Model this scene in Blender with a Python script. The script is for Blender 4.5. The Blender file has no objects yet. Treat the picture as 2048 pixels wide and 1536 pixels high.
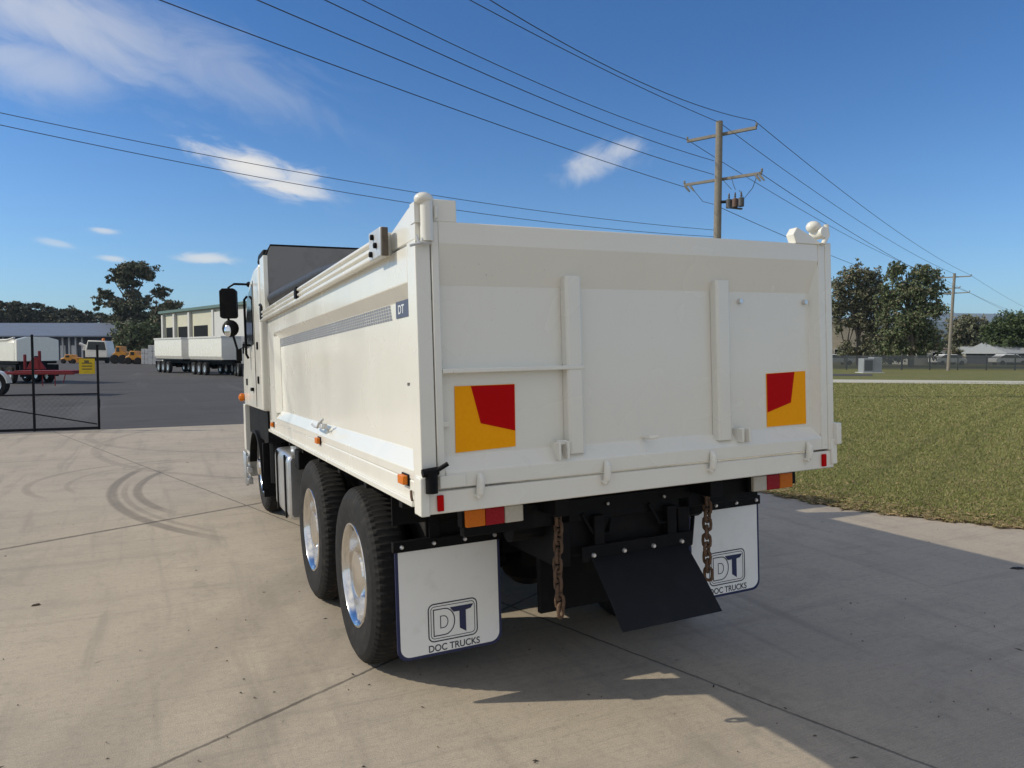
import bpy, bmesh, math, random
import numpy as np
from mathutils import Vector, Matrix
rad = math.radians
random.seed(7); RNG = np.random.default_rng(7)
SC = bpy.context.scene
COL = SC.collection

# ------------------------------------------------------------------ camera
CAM = Vector((-1.002, -2.904, 1.904)); YAW = rad(25.393); PITCH = rad(-2.579); FPX = 1473.5
cam = bpy.data.objects.new('camera', bpy.data.cameras.new('camera')); COL.objects.link(cam)
cam.data.sensor_width = 36; cam.data.lens = FPX/2048*36
cam.data.clip_start = .05; cam.data.clip_end = 20000
cam.location = CAM
cam.rotation_euler = (math.pi/2+PITCH, 0, -YAW)
SC.camera = cam
FWD = Vector((math.sin(YAW)*math.cos(PITCH), math.cos(YAW)*math.cos(PITCH), math.sin(PITCH)))
RGT = Vector((math.cos(YAW), -math.sin(YAW), 0)); UP = RGT.cross(FWD)

def at(u, v, d):
    """world point at photo pixel (u,v) of the 2048 px photograph, d metres deep (layout helper)"""
    return CAM + FWD*d + RGT*((u-1024)/FPX*d) - UP*((v-768)/FPX*d)
def spot(u, d, z=0.0):
    p = at(u, 702, d); return Vector((p.x, p.y, z))
def hgt(v, d):
    return CAM.z + (702-v)/FPX*d

# ------------------------------------------------------------------ light and sky
SUN_DIR = Vector((-1.44, .59, 1.0)).normalized()
SUN_EL = math.asin(SUN_DIR.z); SUN_AZ = math.atan2(SUN_DIR.x, SUN_DIR.y)
sun = bpy.data.objects.new('sun', bpy.data.lights.new('sun', 'SUN')); COL.objects.link(sun)
sun.data.energy = 3.5; sun.data.angle = rad(.55); sun.data.color = (1.0, .92, .76)
sun.rotation_euler = (-SUN_DIR).to_track_quat('-Z', 'Y').to_euler()
W = bpy.data.worlds.new('World'); SC.world = W; W.use_nodes = True
SC.view_settings.view_transform = 'Standard'; SC.view_settings.look = 'None'
SC.view_settings.exposure = 0.0; SC.view_settings.gamma = 1.0
SC.view_settings.use_curve_mapping = False
SC.cycles.max_bounces = 6; SC.cycles.diffuse_bounces = 3; SC.cycles.glossy_bounces = 3
SC.cycles.transmission_bounces = 4; SC.cycles.transparent_max_bounces = 6

class NT:
    """tiny node-expression helper"""
    def __init__(s, tree): s.t = tree; s.n = tree.nodes; s.l = tree.links
    def node(s, typ, **kw):
        n = s.n.new(typ)
        for k, v in kw.items():
            if k in n.bl_rna.properties: setattr(n, k, v)
            else: s.put(n.inputs[k], v)
        return n
    def put(s, sock, v):
        if isinstance(v, bpy.types.NodeSocket): s.l.new(v, sock)
        else:
            if sock.type == 'RGBA' and len(v) == 3: v = (*v, 1)
            sock.default_value = v
    def m(s, op, a, b=0.0, c=None, clamp=False):
        n = s.n.new('ShaderNodeMath'); n.operation = op; n.use_clamp = clamp
        s.put(n.inputs[0], a); s.put(n.inputs[1], b)
        if c is not None: s.put(n.inputs[2], c)
        return n.outputs[0]
    def vm(s, op, a, b=None):
        n = s.n.new('ShaderNodeVectorMath'); n.operation = op; s.put(n.inputs[0], a)
        if b is not None: s.put(n.inputs[1], b)
        return n.outputs['Value'] if op in ('DOT_PRODUCT', 'LENGTH', 'DISTANCE') else n.outputs[0]
    def mix(s, f, a, b, mode='MIX'):
        n = s.n.new('ShaderNodeMix'); n.data_type = 'RGBA'; n.blend_type = mode; n.clamp_factor = True
        s.put(n.inputs[0], f); s.put(n.inputs[6], a); s.put(n.inputs[7], b)
        return n.outputs[2]
    def sstep(s, x, a, b):
        n = s.n.new('ShaderNodeMapRange'); n.interpolation_type = 'SMOOTHSTEP'
        s.put(n.inputs[0], x); s.put(n.inputs[1], a); s.put(n.inputs[2], b)
        return n.outputs[0]
    def noise(s, vec, scale, detail=3, rough=.55, dist=0.0):
        n = s.n.new('ShaderNodeTexNoise'); s.put(n.inputs['Vector'], vec)
        n.inputs['Scale'].default_value = scale; n.inputs['Detail'].default_value = detail
        n.inputs['Roughness'].default_value = rough; n.inputs['Distortion'].default_value = dist
        return n.outputs[0]
    def mapping(s, vec, scale=(1, 1, 1), rot=0.0, loc=(0, 0, 0)):
        n = s.n.new('ShaderNodeMapping'); s.put(n.inputs[0], vec)
        n.inputs['Location'].default_value = loc
        n.inputs['Rotation'].default_value = (0, 0, rot); n.inputs['Scale'].default_value = scale
        return n.outputs[0]
    def xyz(s, vec):
        n = s.n.new('ShaderNodeSeparateXYZ'); s.put(n.inputs[0], vec); return n.outputs

FILL_VEIL = 1.0  # strength of the added out-of-view cloud that fills the shade
def build_world():
    t = NT(W.node_tree); t.n.clear()
    sky = t.node('ShaderNodeTexSky'); sky.sky_type = 'NISHITA'; sky.sun_disc = False
    sky.sun_elevation = SUN_EL; sky.sun_rotation = SUN_AZ
    sky.altitude = 0; sky.air_density = 1.0; sky.dust_density = .35; sky.ozone_density = 2.2
    d = t.vm('NORMALIZE', t.node('ShaderNodeTexCoord').outputs['Generated'])
    total = None
    def cloud(u, v, ru, rv, rot, amount, ns, stretch, lo, hi, seed):
        """one cloud bank in a fixed compass direction, soft ellipse broken up by noise"""
        nonlocal total
        c = (at(u, v, 1.0)-CAM).normalized()
        e1 = Vector((c.y, -c.x, 0)).normalized(); e2 = e1.cross(c)
        cr, sr = math.cos(rad(rot)), math.sin(rad(rot))
        a1 = e1*cr+e2*sr; a2 = e2*cr-e1*sr
        dz = t.vm('DOT_PRODUCT', d, tuple(c))
        A = t.m('DIVIDE', t.vm('DOT_PRODUCT', d, tuple(a1)), dz)
        B = t.m('DIVIDE', t.vm('DOT_PRODUCT', d, tuple(a2)), dz)
        cx = t.node('ShaderNodeCombineXYZ'); t.put(cx.inputs[0], A); t.put(cx.inputs[1], B); cx.inputs[2].default_value = seed
        q = t.mapping(cx.outputs[0], (1, stretch, 1))
        n1 = t.noise(q, ns, 6, .6, .7)
        r = t.m('ADD', t.m('POWER', t.m('DIVIDE', A, ru/FPX), 2.0), t.m('POWER', t.m('DIVIDE', B, rv/FPX), 2.0))
        mask = t.m('POWER', 2.718, t.m('MULTIPLY', r, -1.0))
        front = t.m('GREATER_THAN', dz, .2)
        dens = t.sstep(t.m('ADD', n1, t.m('MULTIPLY', mask, .55)), lo, hi)
        val = t.m('MULTIPLY', t.m('MULTIPLY', dens, t.m('POWER', mask, .6)), t.m('MULTIPLY', front, amount))
        total = val if total is None else t.m('MAXIMUM', total, val)
    cloud(60, 10, 330, 95, -14, .50, 7, 2.6, .62, 1.15, 1.3)
    cloud(330, 105, 330, 75, -12, .28, 8, 2.4, .60, 1.15, 4.1)
    cloud(30, 120, 190, 60, -5, .40, 9, 2.2, .60, 1.1, 7.7)
    cloud(500, 332, 105, 33, -17, .95, 16, 2.4, .62, 1.02, 2.9)
    cloud(575, 375, 80, 24, -8, .90, 18, 3.0, .62, 1.05, 5.2)
    cloud(600, 352, 50, 20, 8, .7, 18, 3.0, .62, 1.05, 9.2)
    cloud(1195, 330, 95, 40, 12, .62, 13, 1.6, .62, 1.1, 6.6)
    cloud(1240, 300, 55, 24, 10, .5, 13, 1.6, .62, 1.1, 3.6)
    cloud(412, 517, 52, 11, 0, .75, 20, 3, .55, .95, 8.4)
    cloud(207, 461, 20, 5, -4, .6, 20, 3, .5, .9, 2.2)
    cloud(226, 517, 20, 5, -4, .6, 20, 3, .5, .9, 3.2)
    cloud(112, 486, 26, 6, -8, .4, 20, 3, .5, .9, 1.2)
    # added unseen cloud veil overhead and behind the photographer, to brighten the shade
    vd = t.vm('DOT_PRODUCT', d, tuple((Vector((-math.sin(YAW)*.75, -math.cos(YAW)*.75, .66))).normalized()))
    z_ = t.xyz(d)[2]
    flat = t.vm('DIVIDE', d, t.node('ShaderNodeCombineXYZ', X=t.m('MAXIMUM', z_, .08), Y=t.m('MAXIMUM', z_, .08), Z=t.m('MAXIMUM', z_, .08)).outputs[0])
    fill_veil = t.m('MULTIPLY', t.sstep(vd, .25, .72), t.sstep(t.noise(t.mapping(flat, (1, 2.2, 1), rot=.5), 1.6, 6, .6, .8), .28, .62))
    total = t.m('MAXIMUM', total, t.m('MULTIPLY', fill_veil, FILL_VEIL))
    el = t.sstep(z_, .02, .42)
    skyc = t.mix(1.0, sky.outputs[0], t.mix(el, (.68, .97, 1.29), (.395, .755, 1.16)), 'MULTIPLY')
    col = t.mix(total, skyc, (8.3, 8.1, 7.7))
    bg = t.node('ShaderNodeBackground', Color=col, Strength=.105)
    out = t.node('ShaderNodeOutputWorld'); t.l.new(bg.outputs[0], out.inputs[0])
build_world()

# ------------------------------------------------------------------ materials
def new_mat(name):
    m = bpy.data.materials.new(name); m.use_nodes = True
    t = NT(m.node_tree); t.n.clear()
    b = t.node('ShaderNodeBsdfPrincipled'); o = t.node('ShaderNodeOutputMaterial')
    t.l.new(b.outputs[0], o.inputs[0])
    return m, t, b
def pos(t): return t.node('ShaderNodeTexCoord').outputs['Object']
def mat(name, col, rough=.5, metal=0.0, var=.12, scale=3.0, bump=0.0, bscale=40.0, coat=0.0, spec=.5, dirt=None, dirtamt=0.0, island=0.0):
    m, t, b = new_mat(name)
    p = pos(t)
    n = t.noise(p, scale, 4)
    f = t.m('MULTIPLY_ADD', t.m('SUBTRACT', n, .5), 2*var, 1.0)
    if island:
        g = t.node('ShaderNodeNewGeometry')
        f = t.m('MULTIPLY', f, t.m('MULTIPLY_ADD', g.outputs['Random Per Island'], island, 1-island/2))
    c = t.mix(1.0, col, t.node('ShaderNodeCombineColor', Red=f, Green=f, Blue=f).outputs[0], 'MULTIPLY')
    if dirt:
        dn = t.sstep(t.noise(p, scale*2.3, 5, .65), .5, .72)
        c = t.mix(t.m('MULTIPLY', dn, dirtamt), c, dirt)
    t.put(b.inputs['Base Color'], c)
    t.put(b.inputs['Roughness'], t.m('MULTIPLY_ADD', t.m('SUBTRACT', t.noise(p, scale*1.7, 3), .5), .25, rough, clamp=True))
    b.inputs['Metallic'].default_value = metal
    b.inputs['Specular IOR Level'].default_value = spec
    b.inputs['Coat Weight'].default_value = coat; b.inputs['Coat Roughness'].default_value = .08
    if bump:
        bn = t.node('ShaderNodeBump', Strength=bump, Distance=.01, Height=t.noise(p, bscale, 3))
        t.l.new(bn.outputs[0], b.inputs['Normal'])
    return m

def paint_white():
    """white two-pack truck paint: faint brush-touch-up patches, dust film, slightly wavy sheet"""
    m, t, b = new_mat('white_paint'); p = pos(t)
    c = t.mix(t.sstep(t.noise(p, 1.3, 3), .35, .7), (.770, .747, .668), (.752, .730, .656))
    c = t.mix(t.m('MULTIPLY', t.sstep(t.noise(p, 5.0, 5, .65), .5, .75), .12), c, (.68, .65, .57))
    st = t.noise(t.mapping(p, (9, 9, .7)), 3.0, 4, .6)
    c = t.mix(t.m('MULTIPLY', t.sstep(st, .55, .8), .07), c, (.52, .47, .37))
    c = t.mix(t.m('MULTIPLY', t.sstep(t.noise(p, 70, 2), .73, .8), .6), c, (.36, .28, .19))
    sc = t.noise(t.mapping(p, (1.2, 1.2, 14)), 9.0, 3, .6)
    c = t.mix(t.m('MULTIPLY', t.sstep(sc, .70, .74), .14), c, (.50, .48, .43))
    t.put(b.inputs['Base Color'], c)
    t.put(b.inputs['Roughness'], t.m('MULTIPLY_ADD', t.sstep(t.noise(p, 1.7, 3, .5), .3, .7), .10, .20))
    b.inputs['Coat Weight'].default_value = .35; b.inputs['Coat Roughness'].default_value = .10
    h = t.m('ADD', t.m('MULTIPLY', t.noise(p, 1.6, 2), 1.0), t.m('MULTIPLY', t.noise(p, 160, 2), .004))
    bn = t.node('ShaderNodeBump', Strength=.35, Distance=.022, Height=h); t.l.new(bn.outputs[0], b.inputs['Normal'])
    return m

M = {}
M['white'] = paint_white()
M['black'] = mat('black_paint', (.006, .006, .007), .55, var=.3, spec=.12, bump=.1, dirt=(.02, .018, .016), dirtamt=.4)
M['black_rubber'] = mat('black_rubber_sheet', (.008, .0085, .0105), .6, var=.2, spec=.2, dirt=(.02, .02, .021), dirtamt=.4)
M['tyre'] = mat('tyre_rubber', (.017, .0165, .0165), .8, var=.3, scale=9, spec=.25, bump=.15, bscale=120, dirt=(.055, .046, .037), dirtamt=.55)
M['alloy'] = mat('polished_alloy', (.80, .78, .75), .16, 1.0, var=.08, dirt=(.4, .36, .3), dirtamt=.3)
M['alu'] = mat('brushed_aluminium', (.62, .63, .64), .34, .9, var=.15, dirt=(.3, .28, .25), dirtamt=.3)
M['silver'] = mat('silver_paint', (.55, .56, .57), .4, .3, dirt=(.25, .22, .19), dirtamt=.4)
M['rust'] = mat('rusty_steel', (.12, .07, .042), .85, .1, var=.5, scale=30, bump=.5, dirt=(.09, .06, .04), dirtamt=.8)
M['latch_brown'] = mat('weathered_latch', (.095, .078, .062), .7, .2, var=.5, scale=25, dirt=(.05, .04, .03), dirtamt=.6)
M['headboard'] = mat('grey_steel_sheet', (.20, .195, .195), .6, .0, var=.18, scale=2, dirt=(.12, .11, .1), dirtamt=.4)
M['tarp'] = mat('black_vinyl_tarp', (.018, .017, .018), .55, var=.3, bump=.5, bscale=12)
M['flap'] = mat('white_mudflap', (.84, .84, .81), .5, var=.04, dirt=(.60, .58, .54), dirtamt=.25)
M['navy'] = mat('navy_print', (.012, .018, .075), .5, var=.1)
M['ink'] = mat('dark_print', (.03, .032, .05), .5, var=.1)
M['stripe'] = mat('grey_blue_print', (.20, .21, .24), .5, var=.2, scale=12)
M['badge'] = mat('faded_badge', (.085, .10, .15), .5, var=.2)
M['logo_white'] = mat('pale_print', (.62, .64, .66), .5, var=.1)
M['red'] = mat('red_reflective', (.46, .003, .004), .45, var=.06, scale=60, spec=.06)
M['yellow'] = mat('amber_reflective', (.90, .36, .006), .45, var=.06, scale=60, spec=.06)
M['lens_red'] = mat('red_lens', (.34, .008, .018), .25, spec=.2, var=.1, scale=60, bump=.3, bscale=120)
M['lens_amber'] = mat('amber_lens', (.66, .17, .012), .25, spec=.2, var=.1, scale=60, bump=.3, bscale=120)
M['lens_clear'] = mat('clear_lens', (.55, .52, .45), .15, var=.15, scale=60, bump=.3, bscale=120)
M['bolt'] = mat('zinc_bolt', (.7, .7, .7), .3, .8)
M['glass'] = mat('dark_glass', (.015, .018, .02), .06, var=.1)
M['mirror'] = mat('mirror_glass', (.8, .82, .84), .05, 1.0, var=.02)
M['timber'] = mat('weathered_timber', (.225, .20, .165), .85, var=.3, scale=6, bump=.4, bscale=25, dirt=(.11, .095, .08), dirtamt=.5)
M['wire'] = mat('dark_conductor', (.05, .06, .085), .6, var=.1)
M['porcelain'] = mat('brown_porcelain', (.2, .19, .17), .3)
M['tank_grey'] = mat('transformer_grey', (.075, .075, .072), .5, .1, var=.3)
M['copper_rust'] = mat('brown_transformer_face', (.12, .07, .05), .6)
M['gate_black'] = mat('black_gate_steel', (.008, .008, .010), .6, spec=.15)
M['sign_yellow'] = mat('yellow_sign', (.50, .36, .02), .5, var=.3, scale=9, spec=.2)
M['sign_dark'] = mat('sign_print', (.10, .075, .02), .5)
M['red_steel'] = mat('red_steel', (.20, .022, .026), .6, var=.25, spec=.2, dirt=(.12, .04, .035), dirtamt=.5)
M['mach_yellow'] = mat('machine_orange', (.60, .25, .015), .45, var=.25, dirt=(.25, .13, .05), dirtamt=.5)
M['roof'] = mat('blue_grey_roof', (.155, .175, .215), .5, .1, var=.12, scale=.5)
M['shed_wall'] = mat('dark_shed_wall', (.06, .066, .085), .7, var=.3, scale=.8)
M['cream'] = mat('cream_cladding', (.58, .56, .42), .6, var=.08, scale=.4, dirt=(.42, .4, .3), dirtamt=.4)
M['concrete_panel'] = mat('pale_tilt_panel', (.56, .555, .53), .7, var=.1, scale=.5)
M['window_dark'] = mat('dark_opening', (.010, .011, .012), .7, spec=.1)
M['green_trim'] = mat('green_gutter', (.10, .16, .13), .5)
M['block'] = mat('pale_concrete_block', (.50, .50, .50), .8, var=.15)
M['wall_tan'] = mat('tan_brick', (.54, .45, .34), .8, var=.25, scale=1.2, dirt=(.38, .29, .2), dirtamt=.5)
M['wall_pale'] = mat('pale_render', (.55, .53, .47), .7, var=.1, scale=.6)
M['roof_red'] = mat('brown_roof', (.16, .11, .085), .7)
M['roof_light'] = mat('light_steel_roof', (.36, .375, .39), .5, .1, var=.1)
M['fence_grey'] = mat('grey_galvanised', (.10, .108, .115), .55, .1, spec=.2)
M['car_white'] = mat('white_car', (.78, .78, .78), .25, coat=.5)
M['car_grey'] = mat('grey_car', (.12, .125, .135), .3, coat=.5)
M['cabinet'] = mat('grey_cabinet', (.25, .265, .275), .55, var=.15)
M['bark'] = mat('grey_brown_bark', (.13, .105, .085), .9, var=.35, scale=2.5, bump=.4, bscale=9)
M['leaf_litter'] = mat('dry_leaves', (.26, .185, .095), .8, var=.3, island=.9)
M['debris'] = mat('dark_twigs', (.085, .068, .05), .85, var=.3, island=1.2)
M['scrap'] = mat('black_scrap', (.012, .012, .012), .7)

def leaf_mat(name, c1, c2, c3=None):
    m, t, b = new_mat(name)
    g = t.node('ShaderNodeNewGeometry'); r = g.outputs['Random Per Island']
    n = t.noise(pos(t), .45, 3)
    c = t.mix(t.m('ADD', t.m('MULTIPLY', r, .6), t.m('MULTIPLY', n, .4)), c1, c2)
    if c3: c = t.mix(t.m('GREATER_THAN', t.m('FRACT', t.m('MULTIPLY', r, 7.31)), .8), c, c3)
    t.put(b.inputs['Base Color'], c); b.inputs['Roughness'].default_value = .65
    b.inputs['Specular IOR Level'].default_value = .3
    return m
M['leaf_gum'] = leaf_mat('gum_leaf', (.060, .070, .040), (.150, .160, .098), (.17, .14, .10))
M['leaf_dark'] = leaf_mat('dark_leaf', (.066, .088, .042), (.155, .185, .085), (.18, .155, .10))
M['leaf_brown'] = leaf_mat('thin_brown_leaf', (.085, .095, .055), (.18, .185, .11), (.22, .18, .13))
M['leaf_round'] = leaf_mat('round_leaf', (.036, .056, .022), (.095, .125, .05))
M['leaf_far'] = leaf_mat('far_wood_leaf', (.05, .058, .036), (.105, .108, .066), (.13, .11, .08))

def concrete_mat():
    m, t, b = new_mat('driveway_concrete'); p = pos(t)
    x, y, z = t.xyz(p)
    base = t.mix(t.sstep(t.noise(p, .55, 4), .3, .7), (.490, .412, .315), (.420, .358, .278))
    base = t.mix(t.m('MULTIPLY', t.sstep(t.noise(p, 2.4, 6, .65), .45, .75), .5), base, (.305, .265, .208))
    base = t.mix(t.m('MULTIPLY', t.sstep(t.noise(p, 150, 2), .48, .72), .62), base, (.22, .19, .15))
    base = t.mix(t.m('MULTIPLY', t.sstep(t.noise(p, 120, 2), .46, .24), .6), base, (.58, .51, .41))
    base = t.mix(t.m('MULTIPLY', t.sstep(t.noise(p, 22, 5, .7), .48, .70), .42), base, (.27, .232, .185))
    br = t.noise(t.mapping(p, (5, 150, 1), rot=rad(27)), 1.0, 2, .5)
    base = t.mix(t.m('MULTIPLY', t.sstep(br, .42, .7), .30), base, (.27, .235, .19))
    base = t.mix(t.m('MULTIPLY', t.sstep(t.noise(p, .9, 5, .7, 1.2), .60, .70), .30), base, (.225, .20, .165))
    # broad traffic soiling along the driveway
    st = t.noise(t.mapping(p, (2.6, .22, 1), rot=rad(4)), 1.6, 4, .6, .6)
    base = t.mix(t.m('MULTIPLY', t.sstep(st, .5, .75), .42), base, (.235, .205, .168))
    st2 = t.noise(t.mapping(p, (.35, 4.5, 1), rot=rad(-18), loc=(3, 1, 0)), 1.3, 4, .6, .8)
    base = t.mix(t.m('MULTIPLY', t.sstep(st2, .52, .76), .34), base, (.24, .21, .17))
    # sawn and cold joints
    wob = t.m('MULTIPLY', t.m('SUBTRACT', t.noise(p, 7.0, 5, .7), .5), .03)
    joint = None
    def line(ax, ay, bx, by, w):
        nonlocal joint
        dx, dy = bx-ax, by-ay; L = math.hypot(dx, dy); nx, ny = -dy/L, dx/L
        dd = t.m('ABSOLUTE', t.m('ADD', wob, t.m('MULTIPLY_ADD', x, nx, t.m('MULTIPLY_ADD', y, ny, -(ax*nx+ay*ny)))))
        j = t.sstep(dd, w, w*.35)
        joint = j if joint is None else t.m('MAXIMUM', joint, j)
    line(-2.44, 5.51, -.05, 6.65, .046)
    line(-1.07, .76, .08, 1.36, .016)
    line(1.45, 1.55, 2.06, -.46, .014)
    line(-6, 11.9, 3, 12.6, .014)
    jn = t.m('MULTIPLY', joint, t.m('MULTIPLY_ADD', t.noise(p, 6, 4), .7, .45, clamp=True))
    # tyre scuffs: arcs (centre, radius, half width, angle limits)
    mark = None
    def arc(cx, cy, r, w, lo, hi, a):
        nonlocal mark
        X = t.m('SUBTRACT', x, cx); Y = t.m('SUBTRACT', y, cy)
        R = t.m('SQRT', t.m('ADD', t.m('MULTIPLY', X, X), t.m('MULTIPLY', Y, Y)))
        ribs = t.m('MULTIPLY_ADD', t.noise(t.node('ShaderNodeCombineXYZ', X=t.m('MULTIPLY', R, 22.0), Y=t.m('MULTIPLY', y, .8)).outputs[0], 1.0, 2), .9, .35, clamp=True)
        k = t.sstep(t.m('ABSOLUTE', t.m('SUBTRACT', R, r)), w, w*.45)
        an = t.m('ARCTAN2', Y, t.m('MULTIPLY', X, -1.0))
        e = t.m('MULTIPLY', t.sstep(an, rad(lo), rad(lo+11)), t.sstep(an, rad(hi), rad(hi-11)))
        v = t.m('MULTIPLY', t.m('MULTIPLY', k, e), t.m('MULTIPLY', ribs, a))
        mark = v if mark is None else t.m('MAXIMUM', mark, v)
    ARCS(arc)
    base = t.mix(mark, base, (.075, .066, .058))
    base = t.mix(t.m('MULTIPLY', jn, .8), base, (.055, .048, .04))
    # little stains
    base = t.mix(t.m('MULTIPLY', t.sstep(t.noise(p, 9, 3), .70, .76), .5), base, (.12, .10, .085))
    t.put(b.inputs['Base Color'], base)
    b.inputs['Roughness'].default_value = .82; b.inputs['Specular IOR Level'].default_value = .3
    h = t.m('SUBTRACT', t.m('ADD', t.m('ADD', t.noise(p, 140, 3), t.m('MULTIPLY', br, 1.2)), t.m('MULTIPLY', t.noise(p, 18, 3), .8)), t.m('MULTIPLY', jn, 3.0))
    bn = t.node('ShaderNodeBump', Strength=.35, Distance=.006, Height=h); t.l.new(bn.outputs[0], b.inputs['Normal'])
    return m
def ARCS(arc):
    arc(3.95, 8.45, 5.6, .085, -40, 26, .58)
    arc(2.66, 8.35, 4.0, .075, -30, 30, .55)
    arc(3.80, 8.45, 5.3, .05, -40, 10, .3)
    arc(-.9, 9.3, 1.85, .07, -40, 100, .28)
    arc(-.5, 9.2, 1.75, .05, -30, 90, .22)
    arc(9.0, -3.5, 11.3, .30, -30, 60, .16)
    arc(9.0, -3.5, 10.6, .22, -30, 60, .16)
    arc(4.0, 13.5, 6.2, .10, -80, 40, .24)
    arc(2.2, 16.0, 4.7, .12, -90, 30, .22)

def asphalt_mat():
    m, t, b = new_mat('yard_asphalt'); p = pos(t)
    c = t.mix(t.noise(p, .12, 4), (.076, .073, .072), (.124, .119, .117))
    c = t.mix(t.m('MULTIPLY', t.sstep(t.noise(t.mapping(p, (.1, 1.2, 1), rot=rad(20)), .6, 4), .5, .75), .4), c, (.15, .145, .14))
    c = t.mix(t.m('MULTIPLY', t.noise(p, 60, 2), .5), c, (.06, .059, .062))
    c = t.mix(t.m('MULTIPLY', t.sstep(t.noise(p, .35, 5, .7, 1.0), .52, .68), .35), c, (.05, .049, .05))
    c = t.mix(t.m('MULTIPLY', t.sstep(t.noise(t.mapping(p, (.8, .05, 1), rot=rad(-12)), 1.0, 3), .55, .7), .35), c, (.155, .15, .145))
    t.put(b.inputs['Base Color'], c); b.inputs['Roughness'].default_value = .92; b.inputs['Specular IOR Level'].default_value = .12
    bn = t.node('ShaderNodeBump', Strength=.3, Distance=.01, Height=t.noise(p, 70, 2)); t.l.new(bn.outputs[0], b.inputs['Normal'])
    return m
def lawn_mat():
    m, t, b = new_mat('lawn_soil'); p = pos(t)
    c = t.mix(t.sstep(t.noise(p, .35, 4), .35, .65), (.185, .195, .056), (.235, .205, .090))
    c = t.mix(t.sstep(t.noise(p, 2.2, 5, .7), .42, .7), c, (.125, .145, .042))
    c = t.mix(t.m('MULTIPLY', t.sstep(t.noise(p, 11, 4, .7), .5, .72), .6), c, (.27, .22, .125))
    c = t.mix(t.m('MULTIPLY', t.noise(p, 45, 3), .55), c, (.085, .092, .035))
    t.put(b.inputs['Base Color'], c); b.inputs['Roughness'].default_value = .9; b.inputs['Specular IOR Level'].default_value = .15
    bn = t.node('ShaderNodeBump', Strength=.6, Distance=.03, Height=t.noise(p, 25, 4)); t.l.new(bn.outputs[0], b.inputs['Normal'])
    return m
M['concrete'] = concrete_mat(); M['asphalt'] = asphalt_mat(); M['lawn'] = lawn_mat()
M['path'] = mat('pale_concrete_path', (.50, .47, .38), .85, var=.12, scale=1.5)
M['grass_blade'] = leaf_mat('grass_blade', (.165, .185, .048), (.225, .225, .078), (.32, .26, .13))
M['hill'] = mat('far_hill', (.11, .135, .15), .9, var=.2, scale=.01)

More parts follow.
